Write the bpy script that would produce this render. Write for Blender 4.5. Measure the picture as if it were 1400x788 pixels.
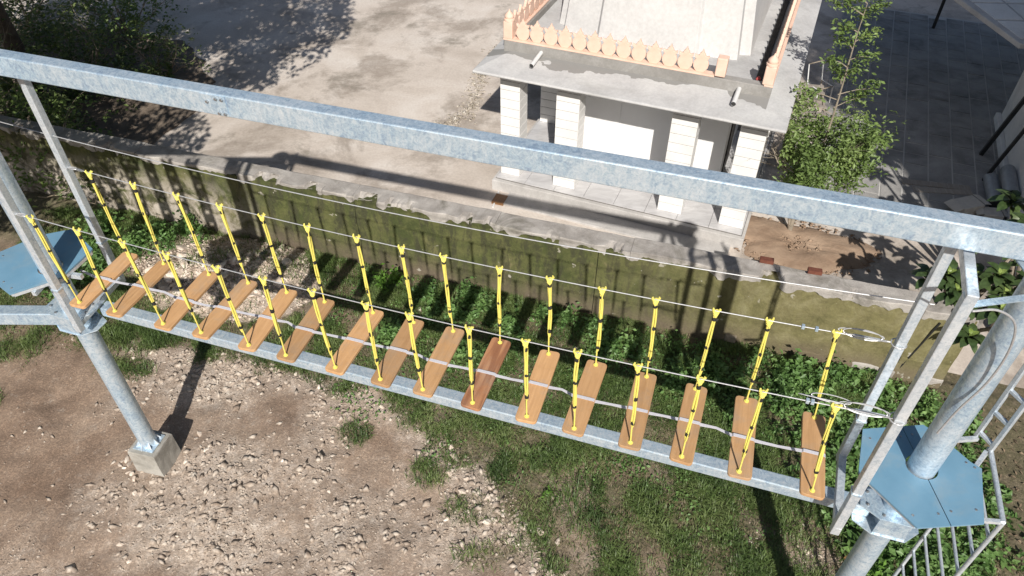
import bpy, math, random
import numpy as np
from mathutils import Vector, Matrix, noise as mnoise

for o in list(bpy.data.objects): bpy.data.objects.remove(o)
scene = bpy.context.scene
COL = scene.collection
R = math.radians
random.seed(7)
rng = np.random.default_rng(11)

# ------------------------------------------------------------------ camera
cam_d = bpy.data.cameras.new('camera'); cam = bpy.data.objects.new('camera', cam_d); COL.objects.link(cam)
cam.location = (0, 0, 10); cam.rotation_euler = (R(90-42.8), 0, 0)
cam_d.sensor_width = 36; cam_d.lens = 36*1010/1400; cam_d.clip_start = .1; cam_d.clip_end = 500
scene.camera = cam
scene.render.resolution_x, scene.render.resolution_y = 1024, 576

# ------------------------------------------------------------------ sky, sun, exposure
SUN_EL = 38.0
w = bpy.data.worlds.new('World'); scene.world = w; w.use_nodes = True
nt = w.node_tree; nt.nodes.clear()
sky = nt.nodes.new('ShaderNodeTexSky'); sky.sky_type = 'NISHITA'; sky.sun_disc = False
sky.sun_elevation = R(SUN_EL); sky.sun_rotation = R(180); sky.dust_density = 1.5
bg = nt.nodes.new('ShaderNodeBackground'); bg.inputs['Strength'].default_value = .06
wo = nt.nodes.new('ShaderNodeOutputWorld')
nt.links.new(sky.outputs[0], bg.inputs[0]); nt.links.new(bg.outputs[0], wo.inputs[0])
sd = bpy.data.lights.new('sun', 'SUN'); sd.energy = 5.0; sd.angle = R(.53); sd.color = (1, .955, .89)
so = bpy.data.objects.new('sun', sd); COL.objects.link(so)
so.rotation_euler = (R(90-SUN_EL), 0, R(.6)); so.location = (0, -20, 30)
vs = scene.view_settings
vs.view_transform = 'Standard'; vs.look = 'None'; vs.exposure = 0.25; vs.gamma = 1; vs.use_curve_mapping = False

# ------------------------------------------------------------------ frames of reference (metres)
BD = np.array([.9525, -.3045]); BN = np.array([.3045, .9525])          # along the bridge / away from it
def S(s, t, z): q = s*BD+t*BN; return (float(q[0]), float(q[1]), z)
TH = R(22.5)
E1 = np.array([math.cos(TH), -math.sin(TH)]); E2 = np.array([math.sin(TH), math.cos(TH)])  # along / into the temple
def E(a, b, z): q = a*E1+b*E2; return (float(q[0]), float(q[1]), z)
def V(p): return Vector(p)

# ------------------------------------------------------------------ materials
def mat(name):
    m = bpy.data.materials.new(name); m.use_nodes = True
    nt = m.node_tree; b = nt.nodes['Principled BSDF']
    return m, nt, b
def N(nt, typ, **kw):
    n = nt.nodes.new(typ)
    for k, v in kw.items():
        if k in n.inputs: n.inputs[k].default_value = v
        else: setattr(n, k, v)
    return n
def coords(nt, kind='Object', scale=None):
    tc = nt.nodes.new('ShaderNodeTexCoord'); out = tc.outputs[kind]
    if scale is not None:
        mp = nt.nodes.new('ShaderNodeMapping'); mp.inputs['Scale'].default_value = scale
        nt.links.new(out, mp.inputs[0]); out = mp.outputs[0]
    return out
def geo_pos(nt, scale=None):
    g = nt.nodes.new('ShaderNodeNewGeometry'); out = g.outputs['Position']
    if scale is not None:
        mp = nt.nodes.new('ShaderNodeMapping'); mp.inputs['Scale'].default_value = scale
        nt.links.new(out, mp.inputs[0]); out = mp.outputs[0]
    return out
def ramp(nt, fac, stops, interp='LINEAR'):
    r = nt.nodes.new('ShaderNodeValToRGB'); r.color_ramp.interpolation = interp
    el = r.color_ramp.elements
    while len(el) < len(stops): el.new(.5)
    for e, (p, c) in zip(el, stops):
        e.position = p; e.color = (*c, 1) if len(c) == 3 else c
    nt.links.new(fac, r.inputs[0]); return r.outputs[0]
def nz(nt, vec, scale, detail=6, rough=.6, dist=0):
    n = nt.nodes.new('ShaderNodeTexNoise'); n.inputs['Scale'].default_value = scale
    n.inputs['Detail'].default_value = detail; n.inputs['Roughness'].default_value = rough
    n.inputs['Distortion'].default_value = dist
    if vec is not None: nt.links.new(vec, n.inputs['Vector'])
    return n.outputs['Fac']
def mix(nt, fac, a, b, mode='MIX'):
    m = nt.nodes.new('ShaderNodeMix'); m.data_type = 'RGBA'; m.blend_type = mode
    if isinstance(fac, (int, float)): m.inputs[0].default_value = fac
    else: nt.links.new(fac, m.inputs[0])
    for i, c in ((6, a), (7, b)):
        if isinstance(c, tuple): m.inputs[i].default_value = (*c, 1)
        else: nt.links.new(c, m.inputs[i])
    return m.outputs[2]
def bump(nt, b, h, strength=.3, dist=.01):
    n = nt.nodes.new('ShaderNodeBump'); n.inputs['Strength'].default_value = strength; n.inputs['Distance'].default_value = dist
    nt.links.new(h, n.inputs['Height']); nt.links.new(n.outputs[0], b.inputs['Normal'])
def setc(nt, b, c):
    if isinstance(c, tuple): b.inputs['Base Color'].default_value = (*c, 1)
    else: nt.links.new(c, b.inputs['Base Color'])
M = {}
def simple(name, col, col2, scale, rough=.7, bs=.2, metal=0, detail=6, world=False, bd=.01):
    m, nt, b = mat(name); v = geo_pos(nt) if world else coords(nt)
    f = nz(nt, v, scale, detail)
    setc(nt, b, ramp(nt, f, [(.3, col), (.7, col2)])); b.inputs['Roughness'].default_value = rough
    b.inputs['Metallic'].default_value = metal
    if bs: bump(nt, b, nz(nt, v, scale*4, 8), bs, bd)
    M[name] = m; return m

# galvanised steel: spangle, streaks, dull zinc
def galv(name, a, c, metal=.55, rough=.42):
    m, nt, b = mat(name); v = geo_pos(nt)
    f1 = nz(nt, v, 16, 9, .72, .9); f2 = nz(nt, geo_pos(nt, (1, 1, .14)), 22, 6, .7, .4); f0 = nz(nt, v, 2.2, 5, .6, .3)
    f4 = nz(nt, geo_pos(nt, (.25, .25, 1.6)), 40, 3, .6)
    vo = nt.nodes.new('ShaderNodeTexVoronoi'); vo.inputs['Scale'].default_value = 70; nt.links.new(v, vo.inputs['Vector'])
    vb = N(nt, 'ShaderNodeRGBToBW'); nt.links.new(vo.outputs['Color'], vb.inputs[0])
    mid = tuple((x+y)/2 for x, y in zip(a, c))
    base = ramp(nt, f1, [(.30, a), (.46, mid), (.62, c), (.75, tuple(min(.95, q*1.06) for q in c))])
    base = mix(nt, .5, base, ramp(nt, f2, [(.30, (.30, .31, .33)), (.5, (.5, .5, .5)), (.70, (.70, .70, .70))]), 'OVERLAY')
    base = mix(nt, .55, base, ramp(nt, f0, [(.32, (.36, .38, .42)), (.68, (.64, .63, .62))]), 'OVERLAY')
    base = mix(nt, .35, base, ramp(nt, vb.outputs[0], [(.2, (.35, .35, .35)), (.8, (.66, .66, .66))]), 'OVERLAY')
    base = mix(nt, ramp(nt, f4, [(.68, (0, 0, 0)), (.74, (.6, .6, .6))]), base, (.86, .88, .89))
    setc(nt, b, base); b.inputs['Metallic'].default_value = metal
    rr = ramp(nt, f1, [(.3, (rough+.16,)*3), (.7, (rough-.1,)*3)])
    nt.links.new(rr, b.inputs['Roughness']); bump(nt, b, nz(nt, v, 50, 6, .7), .2, .004)
    M[name] = m
galv('galvanised', (.29, .39, .49), (.64, .75, .83), .55, .45)
galv('galvanised_dull', (.42, .47, .51), (.72, .77, .81), .5, .44)
simple('steel_cable', (.42, .42, .43), (.6, .6, .6), 60, .45, 0, .5)
simple('bolt_steel', (.3, .31, .32), (.5, .5, .5), 40, .4, 0, .8)
simple('black_tape', (.012, .012, .012), (.03, .03, .03), 40, .6, 0)
simple('black_metal', (.012, .012, .013), (.03, .03, .03), 20, .5, .1)
simple('webbing', (.46, .45, .49), (.60, .59, .63), 90, .7, .3, bd=.002)
# yellow rope
m, nt, b = mat('yellow_rope'); v = coords(nt)
wv = N(nt, 'ShaderNodeTexWave', Scale=38.0, Distortion=2.0); wv.bands_direction = 'DIAGONAL'; nt.links.new(v, wv.inputs['Vector'])
setc(nt, b, ramp(nt, wv.outputs['Fac'], [(.1, (.62, .50, .07)), (.5, (.80, .70, .13)), (1, (.86, .80, .24))]))
b.inputs['Roughness'].default_value = .7; bump(nt, b, wv.outputs['Fac'], .5, .004); M['yellow_rope'] = m
# planks: grain along local Y
def wood(name, a, c, d, streak=0.):
    m, nt, b = mat(name)
    oi = nt.nodes.new('ShaderNodeObjectInfo')
    tc = nt.nodes.new('ShaderNodeTexCoord'); ad = N(nt, 'ShaderNodeVectorMath', operation='ADD')
    nt.links.new(tc.outputs['Object'], ad.inputs[0])
    sc = N(nt, 'ShaderNodeVectorMath', operation='SCALE'); nt.links.new(oi.outputs['Location'], sc.inputs[0]); sc.inputs['Scale'].default_value = 3.1
    nt.links.new(sc.outputs[0], ad.inputs[1])
    mp = nt.nodes.new('ShaderNodeMapping'); mp.inputs['Scale'].default_value = (16, 1.1, 16); nt.links.new(ad.outputs[0], mp.inputs[0])
    f = nz(nt, mp.outputs[0], 1.6, 8, .65, .5); f2 = nz(nt, ad.outputs[0], 5, 4)
    c0 = ramp(nt, f, [(.25, a), (.55, c), (.8, d)])
    c0 = mix(nt, ramp(nt, f2, [(.52, (0, 0, 0)), (.75, (.5, .5, .5))]), c0, a)
    f7 = nz(nt, mp.outputs[0], 3.4, 2, .5)
    c0 = mix(nt, ramp(nt, f7, [(.70, (0, 0, 0)), (.76, (.6, .6, .6))]), c0, (.13, .07, .035))
    f8 = nz(nt, ad.outputs[0], 2.3, 6, .7)
    c0 = mix(nt, ramp(nt, f8, [(.50, (0, 0, 0)), (.70, (.55, .55, .55))]), c0, (.36, .29, .22))
    if streak:
        f3 = nz(nt, mp.outputs[0], .9, 3, .5)
        c0 = mix(nt, ramp(nt, f3, [(.44, (0, 0, 0)), (.56, (streak,)*3)]), c0, (.20, .075, .038))
    hs = nt.nodes.new('ShaderNodeHueSaturation'); mr = N(nt, 'ShaderNodeMapRange'); nt.links.new(oi.outputs['Random'], mr.inputs['Value'])
    mr.inputs['To Min'].default_value = .74; mr.inputs['To Max'].default_value = 1.12
    nt.links.new(mr.outputs[0], hs.inputs['Value']); nt.links.new(c0, hs.inputs['Color'])
    setc(nt, b, hs.outputs[0]); b.inputs['Roughness'].default_value = .62; bump(nt, b, f, .25, .003)
    M[name] = m
wood('plank_wood', (.42, .235, .105), (.54, .315, .15), (.63, .395, .205))
wood('plank_streaked', (.36, .16, .075), (.48, .235, .115), (.58, .33, .18), .6)
wood('board_brown', (.2, .09, .03), (.3, .15, .06), (.38, .2, .09))
wood('grey_wood', (.22, .19, .16), (.34, .30, .26), (.45, .41, .36))
# platform blue laminate
m, nt, b = mat('blue_board'); v = coords(nt)
f = nz(nt, v, 4, 5); f2 = nz(nt, coords(nt, 'Object', (1, 7, 1)), 3, 6, .7, 1)
c0 = ramp(nt, f, [(.3, (.125, .255, .365)), (.7, (.155, .295, .41))])
c0 = mix(nt, ramp(nt, f2, [(.58, (0, 0, 0)), (.8, (.35, .35, .35))]), c0, (.24, .36, .44))
fd = nz(nt, v, 2.6, 8, .7, .4)
c0 = mix(nt, ramp(nt, fd, [(.5, (0, 0, 0)), (.72, (.4, .4, .4))]), c0, (.30, .33, .33))
setc(nt, b, c0); b.inputs['Roughness'].default_value = .42; bump(nt, b, nz(nt, v, 30, 4), .06, .002); M['blue_board'] = m
# cast concrete
def concrete(name, a, c, d, sc=1.2, rough=.85, bs=.25, dirt=(.22, .2, .17), dfac=.5):
    m, nt, b = mat(name); v = geo_pos(nt)
    f = nz(nt, v, sc, 9, .62, .4); f2 = nz(nt, v, sc*.35, 7, .7, 1.2); f3 = nz(nt, v, sc*18, 6, .7)
    c0 = ramp(nt, f, [(.3, a), (.5, c), (.72, d)])
    c0 = mix(nt, ramp(nt, f2, [(.52, (0, 0, 0)), (.68, (dfac,)*3)]), c0, dirt)
    c0 = mix(nt, .35, c0, ramp(nt, f3, [(.3, (.35, .35, .35)), (.7, (.65, .65, .65))]), 'OVERLAY')
    setc(nt, b, c0); b.inputs['Roughness'].default_value = rough
    bump(nt, b, f3, bs, .012); M[name] = m
concrete('roof_concrete', (.34, .335, .33), (.44, .435, .43), (.52, .515, .50), 1.1, .85, .2, (.27, .26, .245), .55)
concrete('damp_concrete', (.36, .355, .35), (.46, .455, .45), (.54, .535, .52), 1.1, .85, .2, (.29, .28, .265), .5)
concrete('kerb_concrete', (.19, .182, .17), (.235, .225, .21), (.30, .29, .275), 1.3, .85, .2, (.36, .35, .335), .9)
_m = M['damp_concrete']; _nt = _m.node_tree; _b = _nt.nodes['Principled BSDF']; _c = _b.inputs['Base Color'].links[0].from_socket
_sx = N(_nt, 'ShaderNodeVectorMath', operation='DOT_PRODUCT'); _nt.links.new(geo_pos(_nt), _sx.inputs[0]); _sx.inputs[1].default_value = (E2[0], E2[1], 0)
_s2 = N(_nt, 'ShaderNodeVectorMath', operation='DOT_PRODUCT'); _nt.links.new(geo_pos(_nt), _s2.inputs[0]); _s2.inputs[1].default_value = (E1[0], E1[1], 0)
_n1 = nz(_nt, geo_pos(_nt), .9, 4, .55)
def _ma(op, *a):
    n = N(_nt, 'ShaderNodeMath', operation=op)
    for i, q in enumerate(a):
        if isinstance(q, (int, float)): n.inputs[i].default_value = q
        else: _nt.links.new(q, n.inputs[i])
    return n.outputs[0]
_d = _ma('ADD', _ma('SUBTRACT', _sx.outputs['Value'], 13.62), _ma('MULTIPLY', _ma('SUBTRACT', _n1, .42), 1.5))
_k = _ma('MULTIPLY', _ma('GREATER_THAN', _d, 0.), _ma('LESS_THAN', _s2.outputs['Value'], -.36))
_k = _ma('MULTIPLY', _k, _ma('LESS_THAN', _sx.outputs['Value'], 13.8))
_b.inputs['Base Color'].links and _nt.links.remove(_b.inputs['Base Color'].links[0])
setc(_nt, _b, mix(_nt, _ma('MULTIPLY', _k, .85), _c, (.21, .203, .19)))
concrete('plinth_concrete', (.34, .325, .31), (.45, .43, .41), (.53, .51, .49), 1.6, .85, .2, (.28, .26, .24), .5)
concrete('tower_plaster', (.46, .455, .45), (.52, .515, .505), (.56, .55, .54), .7, .8, .1, (.40, .395, .385), .45)
concrete('coping_concrete', (.22, .20, .18), (.33, .305, .28), (.46, .43, .395), 2.6, .95, .8, (.14, .13, .105), .85)
concrete('footing_concrete', (.24, .23, .205), (.34, .325, .29), (.42, .4, .36), 3.0, .9, .5, (.16, .145, .12), .5)
concrete('white_plaster', (.60, .59, .57), (.70, .69, .67), (.76, .75, .73), .9, .8, .1, (.3, .29, .27), .4)
concrete('paver_stone', (.18, .175, .168), (.27, .262, .25), (.37, .358, .34), 1.5, .85, .3, (.09, .085, .08), .6)
# courtyard slab: dusty concrete with wet and earthy stains
m, nt, b = mat('courtyard_concrete'); v = geo_pos(nt)
f = nz(nt, v, .55, 10, .62, .5); f2 = nz(nt, v, .4, 9, .7, .3); f3 = nz(nt, v, 16, 7, .7); f4 = nz(nt, geo_pos(nt, (.8, 1, 1)), .42, 10, .72, .25)
c0 = ramp(nt, f, [(.32, (.43, .37, .315)), (.5, (.54, .475, .415)), (.7, (.62, .565, .51))])
c0 = mix(nt, ramp(nt, f2, [(.50, (0, 0, 0)), (.60, (.75, .75, .75)), (.72, (.2, .2, .2))]), c0, (.27, .225, .185))
c0 = mix(nt, ramp(nt, f4, [(.56, (0, 0, 0)), (.64, (.7, .7, .7))]), c0, (.20, .175, .14))
c0 = mix(nt, .4, c0, ramp(nt, f3, [(.3, (.34, .34, .34)), (.7, (.66, .66, .66))]), 'OVERLAY')
setc(nt, b, c0); b.inputs['Roughness'].default_value = .9; bump(nt, b, f3, .35, .015); M['courtyard'] = m
simple('soil_brown', (.22, .145, .095), (.38, .275, .195), 1.6, .95, .8, 0, 9, True, .03)
simple('litter_soil', (.10, .075, .055), (.24, .19, .145), 3, .95, .8, 0, 9, True, .03)
simple('peach_plaster', (.64, .435, .335), (.74, .53, .425), 5, .75, .15)
simple('shadow_black', (.018, .017, .016), (.05, .047, .042), 6, .9, .2)  # near-black for the strip that deepens the parapet shadow
simple('pvc_grey', (.60, .60, .60), (.68, .68, .67), 9, .45, 0)
simple('pvc_pipe', (.24, .255, .27), (.34, .355, .37), 9, .45, 0)
simple('brick_red', (.10, .028, .016), (.17, .06, .035), 12, .9, .5)
simple('stone_rough', (.20, .165, .12), (.36, .30, .23), 4, .95, .8, 0, 9, True, .03)
simple('dark_void', (.02, .02, .02), (.03, .03, .03), 5, .8, 0)
simple('door_dark', (.03, .025, .022), (.05, .042, .036), 5, .6, .2)
simple('red_cloth', (.35, .05, .05), (.45, .09, .08), 20, .8, .2)
simple('carton', (.50, .47, .42), (.62, .58, .52), 9, .85, .2)
# polished floor
m, nt, b = mat('marble_floor'); v = geo_pos(nt, (1, 3, 1))
f = nz(nt, v, 1.6, 8, .7, 1.6)
setc(nt, b, ramp(nt, f, [(.3, (.40, .39, .39)), (.55, (.52, .51, .51)), (.75, (.60, .59, .59))])); b.inputs['Roughness'].default_value = .3; M['marble_floor'] = m
# white glazed tile
m, nt, b = mat('white_tile'); v = geo_pos(nt); f = nz(nt, v, 3, 6)
setc(nt, b, ramp(nt, f, [(.3, (.70, .685, .66)), (.7, (.78, .77, .75))])); b.inputs['Roughness'].default_value = .35; M['white_tile'] = m
simple('tile_joint', (.12, .11, .10), (.17, .16, .15), 8, .9, 0)
simple('white_panel', (.68, .67, .665), (.75, .745, .74), 1.5, .6, 0, 0, 5, True)
# mossy wall
m, nt, b = mat('mossy_wall'); v = geo_pos(nt)
f = nz(nt, v, 1.1, 9, .65, .8); f2 = nz(nt, v, 2.6, 8, .7, .6); f3 = nz(nt, v, 22, 6, .7); f5 = nz(nt, geo_pos(nt, (1, 1, .25)), 5, 7, .7, .3)
moss = ramp(nt, f, [(.28, (.030, .042, .010)), (.45, (.062, .072, .020)), (.58, (.098, .100, .034)), (.70, (.17, .15, .07)), (.8, (.26, .23, .14))])
moss = mix(nt, ramp(nt, f5, [(.47, (0, 0, 0)), (.57, (.85, .85, .85))]), moss, (.040, .040, .019))
f6 = nz(nt, v, 6.5, 9, .75, .5)
moss = mix(nt, ramp(nt, f6, [(.52, (0, 0, 0)), (.64, (.8, .8, .8))]), moss, (.105, .112, .036))
moss = mix(nt, ramp(nt, f6, [(.30, (.75, .75, .75)), (.42, (0, 0, 0))]), moss, (.035, .045, .014))
gp = N(nt, 'ShaderNodeSeparateXYZ'); nt.links.new(v, gp.inputs[0])
# bare plaster shows low down and towards the left end; drier, browner stone towards the right end
def mrange(src, a, c, lo=0., hi=1.):
    r = N(nt, 'ShaderNodeMapRange'); nt.links.new(src, r.inputs['Value'])
    for k, vv in zip(('From Min', 'From Max', 'To Min', 'To Max'), (a, c, lo, hi)): r.inputs[k].default_value = vv
    return r.outputs[0]
def mth(op, a, c):
    n = N(nt, 'ShaderNodeMath', operation=op)
    for i, s in enumerate((a, c)):
        if isinstance(s, (int, float)): n.inputs[i].default_value = s
        else: nt.links.new(s, n.inputs[i])
    return n.outputs[0]
left = mrange(gp.outputs['X'], -5.0, -6.6); low = mrange(gp.outputs['Z'], 1.45, .75)
right = mrange(gp.outputs['X'], 1.5, 4.5); lowall = mrange(gp.outputs['Z'], .55, .1)
pl = mth('MULTIPLY', mth('MULTIPLY', left, low), ramp(nt, f2, [(.40, (.0, .0, .0)), (.54, (1, 1, 1))]))
bare = ramp(nt, f2, [(.3, (.24, .20, .15)), (.7, (.46, .41, .35))])
c0 = mix(nt, mth('MULTIPLY', right, .75), moss, ramp(nt, f2, [(.3, (.10, .088, .035)), (.5, (.19, .165, .075)), (.72, (.30, .27, .15))]))
c0 = mix(nt, mth('MULTIPLY', lowall, ramp(nt, f, [(.35, (.25, .25, .25)), (.6, (.9, .9, .9))])), c0, (.13, .10, .07))
c0 = mix(nt, pl, c0, bare)
c0 = mix(nt, ramp(nt, nz(nt, v, 3.3, 5, .6), [(.665, (0, 0, 0)), (.69, (.9, .9, .9))]), c0, (.36, .335, .275))
c0 = mix(nt, .45, c0, ramp(nt, f3, [(.3, (.32, .32, .32)), (.7, (.68, .68, .68))]), 'OVERLAY')
setc(nt, b, c0); b.inputs['Roughness'].default_value = .95; bump(nt, b, f3, .6, .02); M['mossy_wall'] = m
# ground: bare soil / gravelly / turf soil by painted cover
m, nt, b = mat('ground_soil'); v = geo_pos(nt)
at = N(nt, 'ShaderNodeVertexColor', layer_name='cover')
sp = N(nt, 'ShaderNodeSeparateColor'); nt.links.new(at.outputs[0], sp.inputs[0])
f = nz(nt, v, .9, 10, .68, .5); f2 = nz(nt, v, 7, 9, .75); f3 = nz(nt, v, 30, 6, .75)
soil = ramp(nt, f, [(.3, (.165, .108, .074)), (.48, (.245, .170, .120)), (.62, (.32, .232, .168)), (.75, (.41, .315, .24))])
soil = mix(nt, ramp(nt, f2, [(.56, (0, 0, 0)), (.70, (.6, .6, .6))]), soil, (.46, .38, .31))
grav = ramp(nt, f2, [(.3, (.25, .19, .145)), (.48, (.44, .36, .29)), (.62, (.58, .50, .425)), (.75, (.68, .61, .53))])
turf = ramp(nt, f2, [(.32, (.07, .075, .034)), (.5, (.13, .115, .066)), (.7, (.24, .195, .135))])
c0 = mix(nt, sp.outputs[1], soil, grav); c0 = mix(nt, sp.outputs[0], c0, turf); c0 = mix(nt, sp.outputs[2], c0, (.10, .06, .04))
vo = nt.nodes.new('ShaderNodeTexVoronoi'); vo.inputs['Scale'].default_value = 42; nt.links.new(v, vo.inputs['Vector'])
vb = N(nt, 'ShaderNodeRGBToBW'); nt.links.new(vo.outputs['Color'], vb.inputs[0])
c0 = mix(nt, .45, c0, ramp(nt, vb.outputs[0], [(.25, (.36, .36, .36)), (.6, (.5, .5, .5)), (.85, (.8, .79, .77))]), 'OVERLAY')
c0 = mix(nt, .5, c0, ramp(nt, f3, [(.3, (.3, .3, .3)), (.7, (.7, .7, .7))]), 'OVERLAY')
setc(nt, b, c0); b.inputs['Roughness'].default_value = .97; bump(nt, b, f3, .8, .03); M['ground'] = m
# stones
def stone(name, a, c, d):
    m, nt, b = mat(name); v = geo_pos(nt); oi = nt.nodes.new('ShaderNodeObjectInfo')
    f = nz(nt, v, 9, 2, .5); f2 = nz(nt, v, 30, 6, .7)
    c0 = ramp(nt, f, [(.32, a), (.5, c), (.66, d)])
    c0 = mix(nt, .4, c0, ramp(nt, f2, [(.3, (.35, .35, .35)), (.7, (.65, .65, .65))]), 'OVERLAY')
    hs = nt.nodes.new('ShaderNodeHueSaturation'); mr = N(nt, 'ShaderNodeMapRange'); nt.links.new(oi.outputs['Random'], mr.inputs['Value'])
    mr.inputs['To Min'].default_value = .75; mr.inputs['To Max'].default_value = 1.15
    nt.links.new(mr.outputs[0], hs.inputs['Value']); nt.links.new(c0, hs.inputs['Color'])
    setc(nt, b, hs.outputs[0]); b.inputs['Roughness'].default_value = .9; bump(nt, b, f2, .4, .01); M[name] = m
stone('limestone', (.42, .335, .265), (.56, .47, .385), (.68, .60, .51))
stone('gravel', (.28, .215, .165), (.46, .375, .30), (.64, .56, .47))
stone('debris', (.20, .17, .13), (.33, .29, .235), (.48, .44, .385))
stone('dark_stone', (.05, .05, .052), (.08, .08, .082), (.12, .12, .12))
# foliage
def leafmat(name, cols, trans=.25, sc=2.5, rough=.5):
    m, nt, b = mat(name); v = geo_pos(nt)
    f = nz(nt, v, sc, 3, .6); f2 = nz(nt, v, sc*14, 2, .5)
    c0 = ramp(nt, f, [(.3, cols[0]), (.5, cols[1]), (.7, cols[2])])
    c0 = mix(nt, .6, c0, ramp(nt, f2, [(.3, (.28, .28, .28)), (.7, (.74, .74, .74))]), 'OVERLAY')
    setc(nt, b, c0); b.inputs['Roughness'].default_value = rough
    tr = nt.nodes.new('ShaderNodeBsdfTranslucent'); nt.links.new(c0, tr.inputs['Color'])
    ms = nt.nodes.new('ShaderNodeMixShader'); ms.inputs[0].default_value = trans
    nt.links.new(b.outputs[0], ms.inputs[1]); nt.links.new(tr.outputs[0], ms.inputs[2])
    nt.links.new(ms.outputs[0], nt.nodes['Material Output'].inputs[0]); M[name] = m
leafmat('grass', ((.066, .112, .032), (.12, .18, .05), (.21, .255, .095)), .3, 1.3)
leafmat('dry_grass', ((.15, .115, .065), (.2, .16, .09), (.27, .22, .14)), .15, 2)
leafmat('weed_leaf', ((.075, .15, .042), (.14, .255, .072), (.23, .355, .115)), .35, 2.2)
leafmat('weed_bright', ((.08, .17, .025), (.12, .24, .035), (.16, .29, .05)), .3, 2)
leafmat('tree_leaf', ((.10, .155, .042), (.16, .235, .065), (.25, .32, .105)), .3, .9)
leafmat('dark_leaf', ((.065, .10, .03), (.11, .155, .045), (.19, .235, .085)), .25, .7)
leafmat('plumeria_leaf', ((.035, .065, .022), (.055, .09, .03), (.09, .13, .045)), .2, 1.5, .4)
leafmat('plumeria_young', ((.19, .27, .06), (.24, .32, .08), (.29, .37, .11)), .3, 3, .4)
simple('bark', (.05, .04, .032), (.12, .10, .08), 9, .95, .7, 0, 8, False, .03)
simple('bark_pale', (.2, .17, .13), (.32, .27, .21), 9, .95, .5, 0, 8, False, .02)
simple('dead_twig', (.2, .16, .11), (.33, .27, .19), 9, .95, .3)
simple('litter', (.10, .07, .045), (.24, .18, .12), 6, .95, 0, 0, 4, True)
simple('shade_block_wall', (.5, .47, .42), (.58, .55, .5), 1, .85, .1, 0, 6, True)
simple('window_glass', (.05, .06, .07), (.07, .08, .09), 2, .15, 0)

# ------------------------------------------------------------------ mesh builder
class MB:
    def __init__(self): self.v = []; self.f = []
    def add(self, vs, fs):
        o = len(self.v); self.v += [tuple(map(float, q)) for q in vs]; self.f += [tuple(i+o for i in f) for f in fs]; return self
    def box(self, c, ax, ay, az):          # centre and three half-axis vectors
        c, ax, ay, az = V(c), V(ax), V(ay), V(az)
        vs = [c+ax*i+ay*j+az*k for k in (-1, 1) for j in (-1, 1) for i in (-1, 1)]
        return self.add(vs, [(0, 2, 3, 1), (4, 5, 7, 6), (0, 1, 5, 4), (2, 6, 7, 3), (0, 4, 6, 2), (1, 3, 7, 5)])
    def cub(self, fr, a0, a1, b0, b1, z0, z1):   # box in a frame S or E
        P = [fr(a, b, z) for z in (z0, z1) for b in (b0, b1) for a in (a0, a1)]
        return self.add(P, [(0, 2, 3, 1), (4, 5, 7, 6), (0, 1, 5, 4), (2, 6, 7, 3), (0, 4, 6, 2), (1, 3, 7, 5)])
    def bar(self, p, q, wd, ht, side=None):
        p, q = V(p), V(q); d = (q-p); L = d.length; d.normalize()
        sd = V(side).normalized() if side is not None else d.cross(V((0, 0, 1)))
        if sd.length < 1e-4: sd = V((1, 0, 0))
        sd = (sd-d*sd.dot(d)).normalized(); up = sd.cross(d)
        return self.box((p+q)/2, d*L/2, sd*wd/2, up*ht/2)
    def tube(self, pts, r, n=10, cap=True):
        pts = [V(p) for p in pts]; rs = r if isinstance(r, (list, tuple)) else [r]*len(pts)
        vs = []; fs = []; prev = None
        for i, p in enumerate(pts):
            t = (pts[min(i+1, len(pts)-1)]-pts[max(i-1, 0)]).normalized()
            if prev is None:
                u = t.cross(V((0, 0, 1)));
                if u.length < .05: u = t.cross(V((0, 1, 0)))
                u.normalize()
            else: u = (prev-t*prev.dot(t)).normalized()
            prev = u; w_ = t.cross(u)
            for k in range(n):
                a = 2*math.pi*k/n; vs.append(p+(u*math.cos(a)+w_*math.sin(a))*rs[i])
        for i in range(len(pts)-1):
            for k in range(n): fs.append((i*n+k, i*n+(k+1) % n, (i+1)*n+(k+1) % n, (i+1)*n+k))
        if cap: fs += [tuple(range(n))[::-1], tuple(range((len(pts)-1)*n, len(pts)*n))]
        return self.add(vs, fs)
    def prism(self, poly, z0, z1):
        n = len(poly); vs = [(x, y, z0) for x, y in poly]+[(x, y, z1) for x, y in poly]
        fs = [tuple(range(n))[::-1], tuple(range(n, 2*n))]+[(i, (i+1) % n, n+(i+1) % n, n+i) for i in range(n)]
        return self.add(vs, fs)
    def lathe(self, c, prof, n=16):
        vs = []; fs = []
        for r, z in prof:
            for k in range(n): a = 2*math.pi*k/n; vs.append((c[0]+r*math.cos(a), c[1]+r*math.sin(a), c[2]+z))
        for i in range(len(prof)-1):
            for k in range(n): fs.append((i*n+k, i*n+(k+1) % n, (i+1)*n+(k+1) % n, (i+1)*n+k))
        fs += [tuple(range(n))[::-1], tuple(range((len(prof)-1)*n, len(prof)*n))]
        return self.add(vs, fs)
    def build(self, name, m, parent=None, org=(0, 0, 0), bevel=0, smooth=False):
        me = bpy.data.meshes.new(name)
        me.from_pydata([(x-org[0], y-org[1], z-org[2]) for x, y, z in self.v], [], self.f); me.validate(); me.update()
        me.materials.append(M[m] if isinstance(m, str) else m)
        return link(name, me, parent, org, bevel, smooth)
def link(name, me, parent=None, org=(0, 0, 0), bevel=0, smooth=False):
    o = bpy.data.objects.new(name, me); COL.objects.link(o)
    if parent is not None: o.parent = parent
    else: o.location = org
    if bevel:
        bm = o.modifiers.new('bevel', 'BEVEL'); bm.width = bevel; bm.segments = 2; bm.limit_method = 'ANGLE'; bm.angle_limit = R(40)
    if smooth:
        me.polygons.foreach_set('use_smooth', [True]*len(me.polygons))
        try: me.set_sharp_from_angle(angle=R(40))
        except Exception: pass
    return o
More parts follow.
